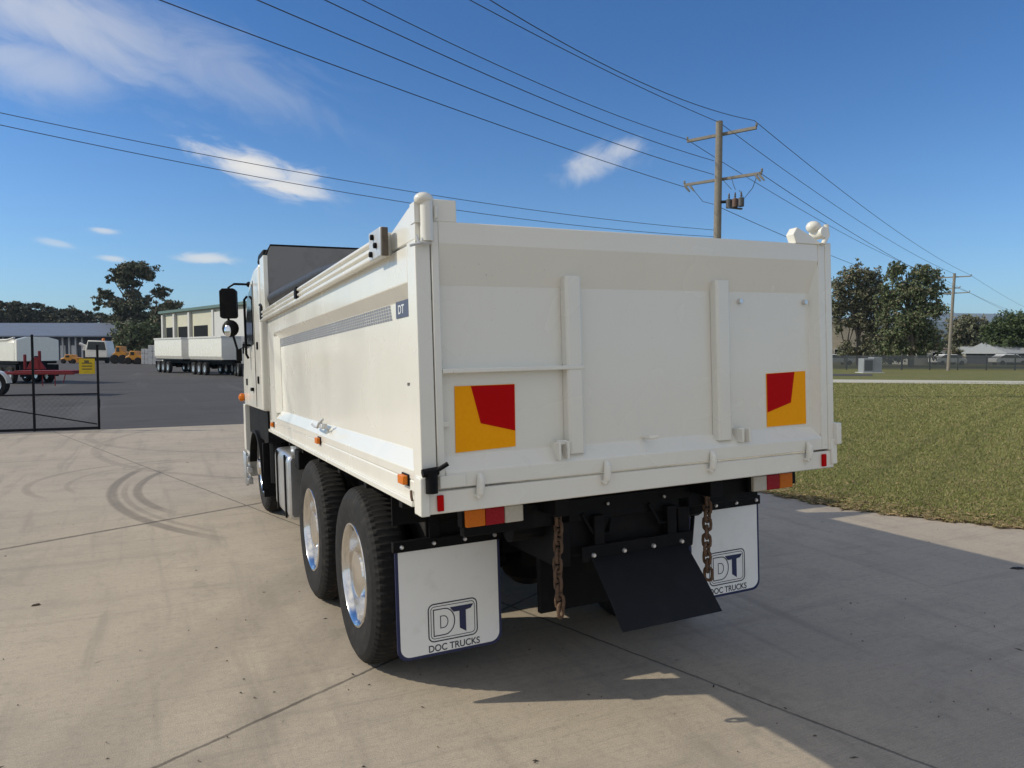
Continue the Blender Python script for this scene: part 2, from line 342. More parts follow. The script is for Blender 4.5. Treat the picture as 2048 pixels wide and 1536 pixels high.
# ------------------------------------------------------------------ mesh building
class MB:
    def __init__(s): s.v = []; s.f = []; s.mi = []; s.mats = []; s.cur = 0
    def use(s, m):
        m = M[m]
        if m not in s.mats: s.mats.append(m)
        s.cur = s.mats.index(m); return s
    def add(s, vs, fs):
        o = len(s.v); s.v += [tuple(v) for v in vs]
        for f in fs: s.f.append(tuple(i+o for i in f)); s.mi.append(s.cur)
        return s
    def box(s, x0, x1, y0, y1, z0, z1):
        return s.add([(x0, y0, z0), (x1, y0, z0), (x1, y1, z0), (x0, y1, z0), (x0, y0, z1), (x1, y0, z1), (x1, y1, z1), (x0, y1, z1)],
                     [(0, 3, 2, 1), (4, 5, 6, 7), (0, 1, 5, 4), (1, 2, 6, 5), (2, 3, 7, 6), (3, 0, 4, 7)])
    def prism(s, poly, ax, a0, a1, inset=None):
        """polygon in the plane across axis ax (x: (y,z), y: (x,z), z: (x,y)) extruded a0..a1"""
        def P(p, a): return {'x': (a, p[0], p[1]), 'y': (p[0], a, p[1]), 'z': (p[0], p[1], a)}[ax]
        n = len(poly)
        q = poly if inset is None else inset
        vs = [P(p, a0) for p in poly]+[P(p, a1) for p in q]
        fs = [tuple(range(n-1, -1, -1)), tuple(range(n, 2*n))]+[(i, (i+1) % n, (i+1) % n+n, i+n) for i in range(n)]
        return s.add(vs, fs)
    def tube(s, pts, r, n=8, caps=True):
        pts = [Vector(p) for p in pts]; rs = r if isinstance(r, (list, tuple)) else [r]*len(pts)
        vs = []; fs = []; prev = None
        for i, p in enumerate(pts):
            d = (pts[min(i+1, len(pts)-1)]-pts[max(i-1, 0)]).normalized()
            if prev is None:
                a = d.orthogonal().normalized()
            else:
                a = (prev-d*prev.dot(d)).normalized()
            prev = a; b = d.cross(a)
            for k in range(n):
                an = 2*math.pi*k/n; vs.append(p+(a*math.cos(an)+b*math.sin(an))*rs[i])
        for i in range(len(pts)-1):
            for k in range(n):
                fs.append((i*n+k, i*n+(k+1) % n, (i+1)*n+(k+1) % n, (i+1)*n+k))
        if caps: fs += [tuple(range(n-1, -1, -1)), tuple(range((len(pts)-1)*n, len(pts)*n))]
        return s.add(vs, fs)
    def lathe(s, prof, axis, c, n=32, closed=False, sgn=1):
        """prof: list of (radius, offset along axis)"""
        c = Vector(c); vs = []; fs = []
        for r, a in prof:
            for k in range(n):
                an = 2*math.pi*k/n; u, w = r*math.cos(an), r*math.sin(an)
                vs.append(c+Vector({'x': (a*sgn, u, w), 'y': (w, a*sgn, u), 'z': (u, w, a*sgn)}[axis]))
        m = len(prof)
        for i in range(m if closed else m-1):
            j = (i+1) % m
            for k in range(n):
                f = (i*n+k, j*n+k, j*n+(k+1) % n, i*n+(k+1) % n)
                fs.append(f if sgn > 0 else f[::-1])
        return s.add(vs, fs)
    def sphere(s, c, r, n=10, sc=(1, 1, 1)):
        c = Vector(c); vs = []; fs = []; h = n//2
        for i in range(h+1):
            th = math.pi*i/h
            for k in range(n):
                ph = 2*math.pi*k/n
                vs.append(c+Vector((r*sc[0]*math.sin(th)*math.cos(ph), r*sc[1]*math.sin(th)*math.sin(ph), r*sc[2]*math.cos(th))))
        for i in range(h):
            for k in range(n): fs.append((i*n+k, (i+1)*n+k, (i+1)*n+(k+1) % n, i*n+(k+1) % n))
        return s.add(vs, fs)
    def xf(s, mat4, start=0):
        for i in range(start, len(s.v)): s.v[i] = tuple(mat4 @ Vector(s.v[i]))
        return s
    def build(s, name, parent=None, bevel=0.0, smooth=True, ang=24):
        me = bpy.data.meshes.new(name); me.from_pydata(s.v, [], s.f)
        for m in s.mats: me.materials.append(m)
        me.polygons.foreach_set('material_index', s.mi)
        bm = bmesh.new(); bm.from_mesh(me)
        bmesh.ops.remove_doubles(bm, verts=bm.verts, dist=1e-5)
        bmesh.ops.recalc_face_normals(bm, faces=bm.faces); bm.to_mesh(me); bm.free()
        if smooth:
            me.polygons.foreach_set('use_smooth', [True]*len(me.polygons)); me.set_sharp_from_angle(angle=rad(ang))
        me.update()
        o = bpy.data.objects.new(name, me); COL.objects.link(o)
        if parent is not None: o.parent = parent
        if bevel:
            b = o.modifiers.new('edge', 'BEVEL'); b.width = bevel; b.segments = 2; b.limit_method = 'ANGLE'; b.angle_limit = rad(28)
            b.harden_normals = False
        return o
def B(m): return MB().use(m)
def thing(name, label, cat, loc=(0, 0, 0), rotz=0.0, group=None):
    o = bpy.data.objects.new(name, None); COL.objects.link(o); o.location = loc; o.rotation_euler = (0, 0, rotz)
    o.empty_display_size = .2
    return tag(o, label, cat, group)
def tag(o, label, cat, group=None):
    o['label'] = label; o['category'] = cat
    if group: o['group'] = group
    return o
def struct(o): o['kind'] = 'structure'; return o
def copy_tree(o, parent=None):
    c = o.copy(); COL.objects.link(c); c.parent = parent
    for ch in list(o.children): copy_tree(ch, c)
    return c
def raw_mesh(name, v, f, m, parent=None):
    """big meshes from numpy arrays; f is (n,3) or (n,4)"""
    me = bpy.data.meshes.new(name); k = f.shape[1]
    me.vertices.add(len(v)); me.vertices.foreach_set('co', np.asarray(v, np.float32).ravel())
    me.loops.add(f.size); me.loops.foreach_set('vertex_index', f.astype(np.int32).ravel())
    me.polygons.add(len(f)); me.polygons.foreach_set('loop_start', np.arange(0, f.size, k, dtype=np.int32))
    me.materials.append(m); me.update(); me.validate()
    o = bpy.data.objects.new(name, me); COL.objects.link(o)
    if parent is not None: o.parent = parent
    return o
def text_into(mb, body, size, origin, ex, ez, depth=.0015, bold=0.0, sx=1.0):
    """flat lettering: mesh of a text curve laid along ex / ez from origin"""
    cu = bpy.data.curves.new('t', 'FONT'); cu.body = body; cu.size = size; cu.offset = bold; cu.extrude = depth
    o = bpy.data.objects.new('t', cu); COL.objects.link(o); bpy.context.view_layer.update()
    me = o.evaluated_get(bpy.context.evaluated_depsgraph_get()).to_mesh()
    ex = Vector(ex); ez = Vector(ez); n = ex.cross(ez); origin = Vector(origin)
    mb.add([origin+ex*(v.co.x*sx)+ez*v.co.y+n*v.co.z for v in me.vertices], [tuple(p.vertices) for p in me.polygons])
    o.to_mesh_clear(); bpy.data.objects.remove(o); bpy.data.curves.remove(cu)

# ================================================================== SETTING
def sheet(name, poly, z, m, thick=None):
    mb = B(m)
    if thick: mb.prism(poly, 'z', z-thick, z)
    else: mb.add([(x, y, z) for x, y in poly], [tuple(range(len(poly)))])
    return struct(mb.build(name, smooth=False))
sheet('ground', [(-3000, -3000), (3000, -3000), (3000, 3000), (-3000, 3000)], -.06, 'lawn')
EDGE = [(9.2, -1.2), (8.1, .55), (7.28, 1.79), (6.93, 2.37), (6.52, 3.08), (6.35, 3.66), (6.30, 4.4), (6.25, 6), (6.2, 9), (6.1, 17.38)]
sheet('driveway', [(-14, -14), (30, -14), (20, -7), (12.5, -4.0)]+EDGE+[(-14, 17.36)], 0, 'concrete')
sheet('yard_asphalt', [(-90, 17.36), (6.1, 17.38), (6.1, 40), (30, 75), (60, 130), (40, 240), (-150, 240)], -.004, 'asphalt')
lawn = [(30, -13.9), (20, -6.9), (12.5, -3.9)]+[(x+.0, y) for x, y in EDGE]+[(6.1, 40), (30, 75), (60, 130), (200, 200), (260, -60)]
sheet('lawn', lawn, .008, 'lawn')
# concrete crossover strip across the far lawn, and the road behind it
def strip(name, u0, u1, v0, v1, m, z):
    def g(u, v):
        d = FWD*FPX+RGT*(u-1024)-UP*(v-768); k = (z-CAM.z)/d.z; p = CAM+d*k; return (p.x, p.y)
    return sheet(name, [g(u0, v0[0]), g(u1, v0[1]), g(u1, v1[1]), g(u0, v1[0])], z, m)
strip('footpath', 1500, 2500, (763.5, 773), (757.5, 765.5), 'path', .030)
strip('road', 1400, 1745, (752.5, 751.5), (746.5, 748), 'asphalt', .026)
def far_ridge():
    mb = B('hill'); n = 60; vs = []; fs = []
    for i in range(n+1):
        u = -1200+i*(4600/n); d = 2600
        top = 628+9*math.sin(u*.0043+1.2)+5*math.sin(u*.013) if u > 1500 else 652+8*math.sin(u*.004)+4*math.sin(u*.017)
        a = spot(u, d); b = spot(u, d+500); vs += [(a.x, a.y, -5), (a.x*.96+b.x*.04, a.y*.96+b.y*.04, hgt(top+18, d)), (b.x, b.y, hgt(top, d+500))]
        if i:
            o = (i-1)*3; fs += [(o, o+3, o+4, o+1), (o+1, o+4, o+5, o+2)]
    mb.add(vs, fs); struct(mb.build('hills'))
far_ridge()

# grass blades and leaf litter near the driveway edge
def on_lawn(x, y):
    ys = np.array([e[1] for e in EDGE]); xs = np.array([e[0] for e in EDGE])
    return x > np.interp(y, ys, xs)-.06+.10*np.sin(y*9.0)*np.sin(y*23.0+1.0)
def scatter_blades(name, n, near, m, hmin, hmax, w, flat=False, keep=None):
    d = near[0]*(near[1]/near[0])**RNG.random(n)
    u = 1480+RNG.random(n)*640
    fx = np.array([math.sin(YAW), math.cos(YAW)]); rx = np.array([math.cos(YAW), -math.sin(YAW)])
    P = np.array(CAM)[:2]+np.outer(d, fx)+np.outer((u-1024)/FPX*d, rx)
    ok = on_lawn(P[:, 0], P[:, 1])
    if keep is not None: ok &= keep(P, RNG.random(n))
    P = P[ok]; d = d[ok]; n = len(P)
    a = RNG.random(n)*2*np.pi; s = np.maximum(1.0, d/11.0)
    hh = (hmin+(hmax-hmin)*RNG.random(n))*np.minimum(s, 1.5)
    ww = w*s*(.7+.6*RNG.random(n))
    lean = RNG.normal(0, .55, (n, 2))*hh[:, None]
    if flat: lean = RNG.normal(0, .9, (n, 2))*.05; hh = .004+.02*RNG.random(n)
    ex = np.stack([np.cos(a), np.sin(a)], 1)*ww[:, None]
    z0 = np.full(n, .010)
    v = np.zeros((n, 3, 3))
    v[:, 0, :2] = P-ex; v[:, 1, :2] = P+ex; v[:, 2, :2] = P+lean
    v[:, 0, 2] = z0; v[:, 1, 2] = z0+(.004+.01*RNG.random(n) if flat else 0); v[:, 2, 2] = z0+hh
    o = raw_mesh(name, v.reshape(-1, 3), np.arange(n*3).reshape(-1, 3), M[m])
    o['kind'] = 'stuff'; return o
g = scatter_blades('grass', 210000, (6.5, 44), 'grass_blade', .010, .036, .0055)
tag(g, 'short patchy green and straw coloured grass beside the driveway', 'grass')
def edge_keep(P, r):
    ys = np.array([e[1] for e in EDGE]); xs = np.array([e[0] for e in EDGE])
    dd = P[:, 0]-np.interp(P[:, 1], ys, xs)
    return r < np.exp(-np.maximum(dd, 0)/.34)+.016
g = scatter_blades('leaf_litter', 130000, (6.5, 30), 'leaf_litter', .01, .03, .019, True, edge_keep)
tag(g, 'brown dry leaf litter along the edge of the lawn', 'leaves')
def crumbs():
    n = 170; v = []; f = []
    for i in range(n):
        d = 2.6*(15/2.6)**random.random(); u = random.uniform(-60, 2100); p = spot(u, d)
        if on_lawn(np.array([p.x]), np.array([p.y]))[0]: continue
        L = random.uniform(.004, .013) if random.random() < .85 else random.uniform(.015, .034); w = random.uniform(.002, .005)
        a = random.uniform(-1.2, 1.2)-YAW; e = Vector((math.cos(a), math.sin(a), 0))*L; s = Vector((-math.sin(a), math.cos(a), 0))*w
        k = len(v); c = Vector((p.x, p.y, .004))
        v += [c-e, c+s+Vector((0, 0, .004)), c+e, c-s, c+Vector((0, 0, .007))]
        f += [(k, k+3, k+4), (k+3, k+2, k+4), (k+2, k+1, k+4), (k+1, k, k+4)]
    o = raw_mesh('twigs', np.array([tuple(q) for q in v]), np.array(f), M['debris']); o['kind'] = 'stuff'
    tag(o, 'dark leaf bits and twigs scattered on the concrete', 'debris')
crumbs()
def scrap(x, y, a, L, w, name, label, cat, m):
    mb = B(m); n = 7; top = []; bot = []
    pts = [(-L, 0), (-L*.5, w*.8), (0, w*.6), (L*.3, w*1.2), (L, .3*w), (L*.6, -w*.7), (-L*.2, -w)]
    mb.prism(pts, 'z', 0, .012, [(p[0]*.7, p[1]*.6) for p in pts]).xf(Matrix.Translation((x, y, .001)) @ Matrix.Rotation(a, 4, 'Z'))
    tag(mb.build(name), label, cat)
scrap(5.72, .95, -YAW, .07, .03, 'rubber_scrap', 'black scrap of rubber lying on the shaded concrete near the lawn', 'scrap', 'scrap')
scrap(-1.89, 3.53, .35, .032, .012, 'dry_leaf', 'dark curled dry leaf on the sunlit concrete at the left', 'leaf', 'debris')

# ================================================================== TIPPER TRUCK
RK, RL = -.02961, -.0175
BODY = Matrix.Rotation(RK, 4, 'X') @ Matrix.Rotation(RL, 4, 'Y')   # how the empty body sits on its springs
truck = thing('tipper_truck', 'white tipper truck with steel tray and red and yellow rear marker plates on the driveway', 'truck')
truck.rotation_euler = BODY.to_euler()
INV = BODY.inverted()
TW, TL = 2.42, 4.85
ZB, ZT = 1.209, 2.456

# --- tray floor and rear beam
mb = B('white'); mb.box(.05, TW-.05, .10, TL, 1.24, 1.30)
floor_o = mb.build('tray_floor', truck)
mb = B('white')
mb.box(0, TW, 0, .10, ZB, 1.306)
mb.box(-.012, .03, -.012, .08, ZB-.004, 1.37); mb.box(TW-.03, TW+.014, -.012, .10, ZB+.02, 1.37)
beam = mb.build('rear_beam', truck, bevel=.006)
for x in (.077, 2.334):
    B('red').box(x-.014, x+.014, -.014, .0, 1.222, 1.29).build('reflector', beam, bevel=.003)
# --- sides
def side(right=False):
    prof = [(0, 1.232), (0, 1.338), (.006, 1.342), (0, 1.346), (0, 1.388), (.052, 1.462), (.052, 2.145), (0, 2.205), (0, 2.36), (.10, 2.36), (.10, 1.232)]
    prof = [(x, z) for x, z in prof]
    mb = B('white'); mb.prism(prof, 'y', .115, 4.38)
    mb.prism([(0, 1.232), (0, 1.338), (.006, 1.342), (0, 1.346), (0, 2.36), (.10, 2.36), (.10, 1.232)], 'y', 4.382, TL)
    # bevelled front return of the recessed panel
    mb.prism([(.0, 4.381), (.051, 4.30), (.0515, 4.381)], 'z', 1.44, 2.17)
    # floor rail lip
    mb.box(-.018, 0, .10, 4.85, 1.232, 1.258)
    if right: mb.xf(Matrix.Translation((TW, 0, 0)) @ Matrix.Scale(-1, 4, (1, 0, 0)))
    return mb.build('side_panel', truck, bevel=.004, ang=8)
sl = side(); sr = side(True)
def rail(right=False):
    mb = B('white'); mb.prism([(-.02, 2.352), (-.034, 2.37), (-.034, 2.44), (-.015, 2.462), (.06, 2.462), (.06, 2.352)], 'y', .36, 4.97)
    for z, r in ((2.362, .016), (2.40, .012), (2.438, .014)): mb.tube([(-.036, .30, z), (-.036, 4.97, z)], r, 10)
    if right: mb.xf(Matrix.Translation((TW, 0, 0)) @ Matrix.Scale(-1, 4, (1, 0, 0)))
    return mb.build('coaming_rail', sr if right else sl, bevel=.003)
rail(); rail(True)
mb = B('silver'); mb.box(-.062, -.03, .30, .50, 2.345, 2.475)
mb.use('latch_brown').box(-.060, -.030, .280, .30, 2.343, 2.470)
for y, z in ((.42, 2.445), (.37, 2.40), (.45, 2.37)):
    mb.use('black').lathe([(.0, -.014), (.014, -.014), (.014, 0)], 'x', (-.062, y, z), 10)
mb.build('tarp_bracket', sl, bevel=.003)
B('black').box(-.06, -.03, 2.66, 2.74, 2.375, 2.46).build('tarp_clip', sl, bevel=.006)
mb = B('black'); mb.box(-.05, -.01, 4.86, 4.98, 2.36, 2.50); mb.tube([(-.03, 4.9, 2.5), (-.03, 5.06, 2.53)], .018, 8)
mb.build('tarp_pivot', sl, bevel=.004)
# printed stripe of slashes with the small badge at its rear end
mb = B('stripe')
for r_ in range(5):
    z0 = 2.068+r_*.0158
    for k in range(84):
        y0 = .535+k*.0450
        off = .006*r_
        mb.add([(.0505, y0+off, z0), (.0505, y0+.036+off, z0), (.0505, y0+.048+off, z0+.0125), (.0505, y0+.012+off, z0+.0125)], [(3, 2, 1, 0)])
mb.build('printed_stripe', sl, smooth=False)
mb = B('badge'); mb.box(.049, .0508, .268, .465, 2.070, 2.150)
mb.use('logo_white')
text_into(mb, 'DT', .058, (.0482, .428, 2.090), (0, -1, 0), (0, 0, 1), .0006, .001, 1.25)
mb.build('side_badge', sl, smooth=False)
mb = B('ink'); text_into(mb, 'UV', .022, (.0505, .325, 1.752), (0, -1, 0), (0, 0, 1), .0006, 0, 1.3)
mb.build('side_lettering', sl, smooth=False)
for y, z in ((.221, 1.338), (2.224, 1.350), (4.566, 1.318)):
    l = 'lens_amber'
    mm = B(l).box(-.03, -.001, y-.042, y+.042, z-.020, z+.020); mm.use('black').box(-.008, .0, y-.05, y+.05, z-.027, z+.027)
    mm.build('side_marker', sl, bevel=.004)
mb = B('silver'); mb.box(-.012, .02, 2.05, 2.20, 1.440, 1.475)
mb.tube([(-.03, 1.93, 1.515), (-.045, 2.0, 1.485), (-.04, 2.08, 1.452), (-.03, 2.26, 1.448), (-.025, 2.36, 1.455)], .009, 8)
mb.tube([(-.03, 1.96, 1.45), (-.03, 1.99, 1.50)], .008, 8)
mb.build('tarp_handle', sl, bevel=.003)
mb = B('rust'); mb.tube([(-.01, .125, 1.30), (-.014, .11, 1.275), (-.01, .105, 1.25)], .006, 6); mb.build('split_pin', sl)
# --- rear posts, latch and ears
mb = B('white')
mb.box(0, .068, 0, .114, 1.312, 2.372)
mb.prism([(.0, 2.372), (.0, 2.53), (.10, 2.515), (.36, 2.455), (.36, 2.372)], 'x', .004, .05)
mb.build('corner_post', truck, bevel=.005)
mb = B('white'); mb.box(TW-.046, TW, -.004, .114, 1.31, 2.463)
mb.box(TW-.006, TW+.03, -.03, .06, 1.34, 1.46)
mb.build('corner_post', truck, bevel=.005)
mb = B('white')
mb.tube([(.050, -.016, 2.362), (.050, -.016, 2.535)], .028, 16)
mb.sphere((.042, -.012, 2.538), .038, 14, (1.12, 1.0, .75)); mb.box(.0, .026, -.01, .05, 2.44, 2.525)
mb.tube([(.09, -.02, 2.46), (.09, -.02, 2.51)], .008, 8)
mb.build('tailgate_hinge', truck, ang=50)
mb = B('silver'); mb.tube([(-.03, -.03, 2.338), (.02, -.035, 2.352), (.06, -.035, 2.352)], .006, 6); mb.tube([(.012, -.03, 2.345), (.004, -.02, 2.385)], .005, 6)
mb.build('hinge_pin', truck)
mb = B('white'); mb.box(.085, .192, .0, .035, 2.45, 2.545); mb.build('hinge_ear', truck, bevel=.004)
mb = B('white'); mb.prism([(2.16, 2.45), (2.137, 2.50), (2.165, 2.538), (2.26, 2.50), (2.36, 2.45)], 'y', -.005, .05)
mb.build('hinge_ear', truck, bevel=.004)
mb = B('white'); mb.sphere((2.315, .02, 2.550), .038, 14, (1.2, 1, .9)); mb.lathe([(.0, -.04), (.03, -.04), (.034, -.03), (.034, .04), (0, .04)], 'y', (2.345, .01, 2.515), 14)
mb.tube([(2.34, -.02, 2.45), (2.375, -.02, 2.50), (2.365, -.02, 2.56)], .014, 8)
mb.build('tailgate_hinge', truck, ang=50)
# --- tailgate
gate_x0, gate_x1 = .072, 2.372
mb = B('white')
prof = [(-.006, 1.316), (-.006, 1.383), (.046, 1.446), (.046, 2.185), (.0, 2.352), (-.002, 2.36), (0, 2.452), (.06, 2.456), (.10, 2.456), (.10, 1.316)]
mb.prism([(y, z) for y, z in prof], 'x', gate_x0+.034, gate_x1-.05)
prf2 = [(-.003, 1.316), (-.003, 2.45), (.10, 2.45), (.10, 1.316)]
mb.prism(prf2, 'x', gate_x0, gate_x0+.0335)
mb.prism(prf2, 'x', gate_x1-.0495, gate_x1)
mb.prism([(gate_x1-.0497, -.0025), (gate_x1-.085, .0545), (gate_x1-.0497, .0548)], 'z', 1.40, 2.34)
gate = mb.build('tailgate', truck, bevel=.004, ang=8)
for x0, x1 in ((.717, .803), (1.60, 1.69)):
    mb = B('white')
    mb.prism([(x0+.012, -.002), (x1-.012, -.002), (x1, .006), (x1+.004, .045), (x0-.003, .045), (x0, .006)], 'z', 1.415, 2.238)
    mb.build('rib', gate, bevel=.003, ang=8)
B('white').box(.107, .806, -.006, .054, 1.806, 1.826).build('cross_bar', gate, bevel=.004)
def marker(pts, red):
    mb = B('yellow'); mb.prism(pts, 'y', .0415, .0455)
    mb.use('red').prism(red, 'y', .0405, .0414)
    mb.use('logo_white')
    return mb.build('marker_plate', gate, smooth=False)
marker([(.172, 1.459), (.461, 1.467), (.465, 1.749), (.175, 1.749)], [(.293, 1.581), (.4605, 1.538), (.4635, 1.747), (.251, 1.747)])
marker([(1.970, 1.461), (2.256, 1.462), (2.256, 1.755), (1.970, 1.749)], [(1.972, 1.539), (2.144, 1.585), (2.174, 1.752), (1.972, 1.747)])
for x in (.256, .903, 1.537, 2.206):
    mb = B('white')
    mb.tube([(x-.004, -.008, 1.262), (x-.002, -.022, 1.285), (x, -.026, 1.315), (x+.003, -.024, 1.345), (x+.004, -.010, 1.365)], [.012, .017, .019, .018, .011], 12)
    mb.lathe([(0, -.03), (.009, -.03), (.009, .0)], 'y', (x-.012, 0, 1.272), 8)
    mb.build('hinge_lug', gate)
mb = B('white'); mb.box(.645, .658, -.03, .05, 1.395, 1.475); mb.box(.69, .703, -.03, .05, 1.40, 1.478); mb.box(.655, .706, -.004, .012, 1.462, 1.482)
mb.build('lock_bracket', gate, bevel=.003)
mb = B('white'); mb.box(1.728, 1.742, -.03, .05, 1.40, 1.47); mb.box(1.775, 1.79, -.03, .05, 1.40, 1.47); mb.box(1.742, 1.775, .0, .02, 1.405, 1.472); mb.box(1.79, 1.81, .01, .03, 1.452, 1.466)
mb.build('lock_bracket', gate, bevel=.003)
mb = B('white'); mb.tube([(1.165, .05, 1.462), (1.165, -.01, 1.462), (1.20, -.02, 1.465)], .010, 8); mb.build('stub_pin', gate)
for x in (1.792, 2.257):
    mb = B('bolt'); mb.lathe([(0, -.02), (.012, -.02), (.014, .0)], 'y', (x, .045, 2.136), 8); mb.tube([(x-.012, .04, 2.128), (x+.03, .045, 2.142)], .006, 6)
    mb.build('screw_eye', gate)
B('white').box(.106, .14, .02, .05, 1.575, 1.60).build('small_stop', gate, bevel=.003)
mb = B('black'); mb.tube([(.035, -.022, 1.305), (.035, -.022, 1.395)], .026, 12); mb.tube([(-.005, -.022, 1.392), (.065, -.024, 1.398)], .018, 8); mb.tube([(.05, -.025, 1.395), (.10, -.05, 1.428)], .010, 8)
mb.build('release_lever', truck, ang=50)
B('white').box(.075, .195, -.014, -.004, 1.318, 1.372).build('hinge_plate', gate, bevel=.004)
# --- headboard and rolled tarp
mb = B('headboard'); mb.prism([(.005, 2.36), (.005, 2.985), (.045, 3.085), (TW-.06, 3.085), (TW-.01, 2.985), (TW-.01, 2.36)], 'y', 4.70, 4.73)
hb = mb.build('headboard', truck, bevel=.003)
mb = B('black'); mb.tube([(-.0, 4.715, 2.99), (.045, 4.715, 3.092), (TW-.06, 4.715, 3.092)], .014, 8); mb.build('edge_trim', hb)
mb = B('white'); mb.prism([(-.03, 4.69), (.012, 4.69), (.012, 4.98), (-.03, 4.98)], 'z', 2.46, 2.99); mb.build('headboard_return', hb, bevel=.004)
mb = B('white'); mb.box(.0, TW, 4.735, 4.85, 1.30, 2.40); mb.build('front_wall', truck, bevel=.004)
mb = B('tarp'); mb.tube([(.055, 1.55, 2.478), (.055, 2.2, 2.505), (.06, 3.1, 2.525), (.06, 4.0, 2.545), (.06, 4.68, 2.56)], [.025, .045, .055, .062, .066], 14)
mb.build('rolled_tarp', truck, ang=60)
# --- cab
mb = B('white')
prof = [(5.15, 1.42), (7.12, 1.42), (7.14, 1.75), (6.95, 2.1), (6.45, 2.7), (6.1, 2.95), (5.7, 3.05), (5.15, 3.05)]
mb.prism(prof, 'x', .10, TW-.10)
pin = [(5.15, 1.42), (7.08, 1.42), (7.1, 1.75), (6.9, 2.1), (6.35, 2.66), (6.0, 2.86), (5.6, 2.95), (5.15, 2.95)]
mb.prism(prof, 'x', .10, -.03, pin); mb.prism(prof, 'x', TW-.10, TW+.03, pin)
cab = mb.build('cab', truck, bevel=.03)
mb = B('glass'); mb.prism([(5.75, 2.15), (6.65, 2.12), (6.25, 2.72), (5.75, 2.82)], 'x', -.036, -.028); mb.build('side_window', cab)
mb = B('black'); mb.box(-.034, -.018, 5.66, 5.68, 1.45, 2.85); mb.build('door_seam', cab, smooth=False)
mb = B('black'); mb.tube([(-.06, 6.1, 2.0), (-.08, 6.12, 2.05), (-.08, 6.12, 2.68), (-.05, 6.1, 2.72)], .014, 8); mb.build('grab_rail', cab)
mb = B('black'); mb.box(-.06, -.02, 5.9, 6.02, 1.62, 1.66); mb.build('door_handle', cab, bevel=.005)
for y, z in ((5.4, 2.12), (5.4, 1.75), (6.6, 1.72)):
    mb = B('black'); mb.box(-.045, -.028, y-.03, y+.03, z-.04, z+.04); mb.build('hinge', cab, bevel=.004)
mb = B('black'); mb.prism([(5.2, 3.04), (5.75, 3.04), (5.6, 3.13), (5.2, 3.13)], 'x', .03, TW-.03); mb.build('roof_visor', cab, bevel=.02)
mb = B('lens_amber'); mb.sphere((-.06, 7.05, 1.52), .055, 10, (.8, .8, 1.0)); mb.build('indicator', cab)
mb = B('white'); mb.prism([(7.02, .84), (7.22, .84), (7.22, 1.43), (7.06, 1.43)], 'x', -.035, .3); mb.prism([(7.02, .5), (7.3, .5), (7.3, .84), (7.06, .84)], 'x', .0, TW); mb.build('bumper', cab, bevel=.01)
mb = B('black')
def arch(x0, x1, cy, cz, r, a0, a1, th=.03, n=14):
    vs = []; fs = []
    for i in range(n+1):
        a = rad(a0+(a1-a0)*i/n)
        for rr in (r, r+th):
            for x in (x0, x1): vs.append((x, cy+rr*math.cos(a), cz+rr*math.sin(a)))
    for i in range(n):
        o = i*4
        fs += [(o, o+1, o+5, o+4), (o+2, o+6, o+7, o+3), (o, o+4, o+6, o+2), (o+1, o+3, o+7, o+5)]
    fs += [(0, 2, 3, 1), (n*4, n*4+1, n*4+3, n*4+2)]
    return vs, fs
mb.add(*arch(-.02, .42, 6.2, .50, .62, 20, 178)); mb.box(.0, .40, 5.56, 5.60, .45, 1.05)
mb.box(.02, TW-.02, 5.2, 7.0, 1.08, 1.41)
mb.build('wheel_arch', cab, bevel=.006)
mb = B('alu')
for k in range(3): mb.box(-.045, .02, 6.85, 7.2, .42+k*.14, .50+k*.14)
for k in range(6): mb.box(-.06, -.03, 6.9+k*.05, 6.92+k*.05, .40, .82)
mb.build('access_step', cab, bevel=.006)
def mirror(u, v, d, w, h, round_=False):
    c = INV @ at(u, v, d)
    X, Y, Z = RGT, Vector((math.sin(YAW), math.cos(YAW), 0)), Vector((0, 0, 1))
    mb = B('black'); s = len(mb.v)
    if round_: mb.sphere((0, 0, 0), 1, 16, (w/2, .06, h/2))
    else:
        mb.prism([(-w/2, -h/2+.02), (-w/2+.02, -h/2), (w/2-.02, -h/2), (w/2, -h/2+.02), (w/2, h/2-.03), (w/2-.03, h/2), (-w/2+.03, h/2), (-w/2, h/2-.03)], 'y', -.04, .06)
    mb.xf(Matrix.Translation(c) @ Matrix((X, Y, Z)).transposed().to_4x4() @ Matrix.Rotation(rad(8), 4, 'Z'))
    if round_:
        mm = len(mb.v); mb.use('mirror').sphere((0, 0, 0), 1, 14, (w*.22, .02, h*.34)); mb.xf(Matrix.Translation(c+Vector((-.035, -.055, -.03))) @ Matrix.Rotation(-YAW, 4, 'Z'), mm)
    return mb.build('mirror_housing', mir, bevel=0 if round_ else .006)
mb = B('black')
a, b_, c_, d_ = [INV @ at(*k) for k in ((457, 640, 8.6), (457, 575, 8.6), (468, 568, 8.6), (498, 569, 8.75))]
mb.tube([a, b_, c_, d_], .014, 8); mb.sphere(d_, .035, 8)
e_, f_ = INV @ at(475, 700, 8.6), INV @ at(497, 690, 8.7)
mb.tube([a, e_, f_], .014, 8); mb.box(*[q for p in zip(INV @ at(478, 705, 8.6)-Vector((.03, .03, .1)), INV @ at(478, 705, 8.6)+Vector((.03, .03, .04))) for q in p])
mir = mb.build('mirror_arm', cab)
mirror(457, 607, 8.55, .185, .345); mirror(461, 657, 8.5, .19, .20, True)
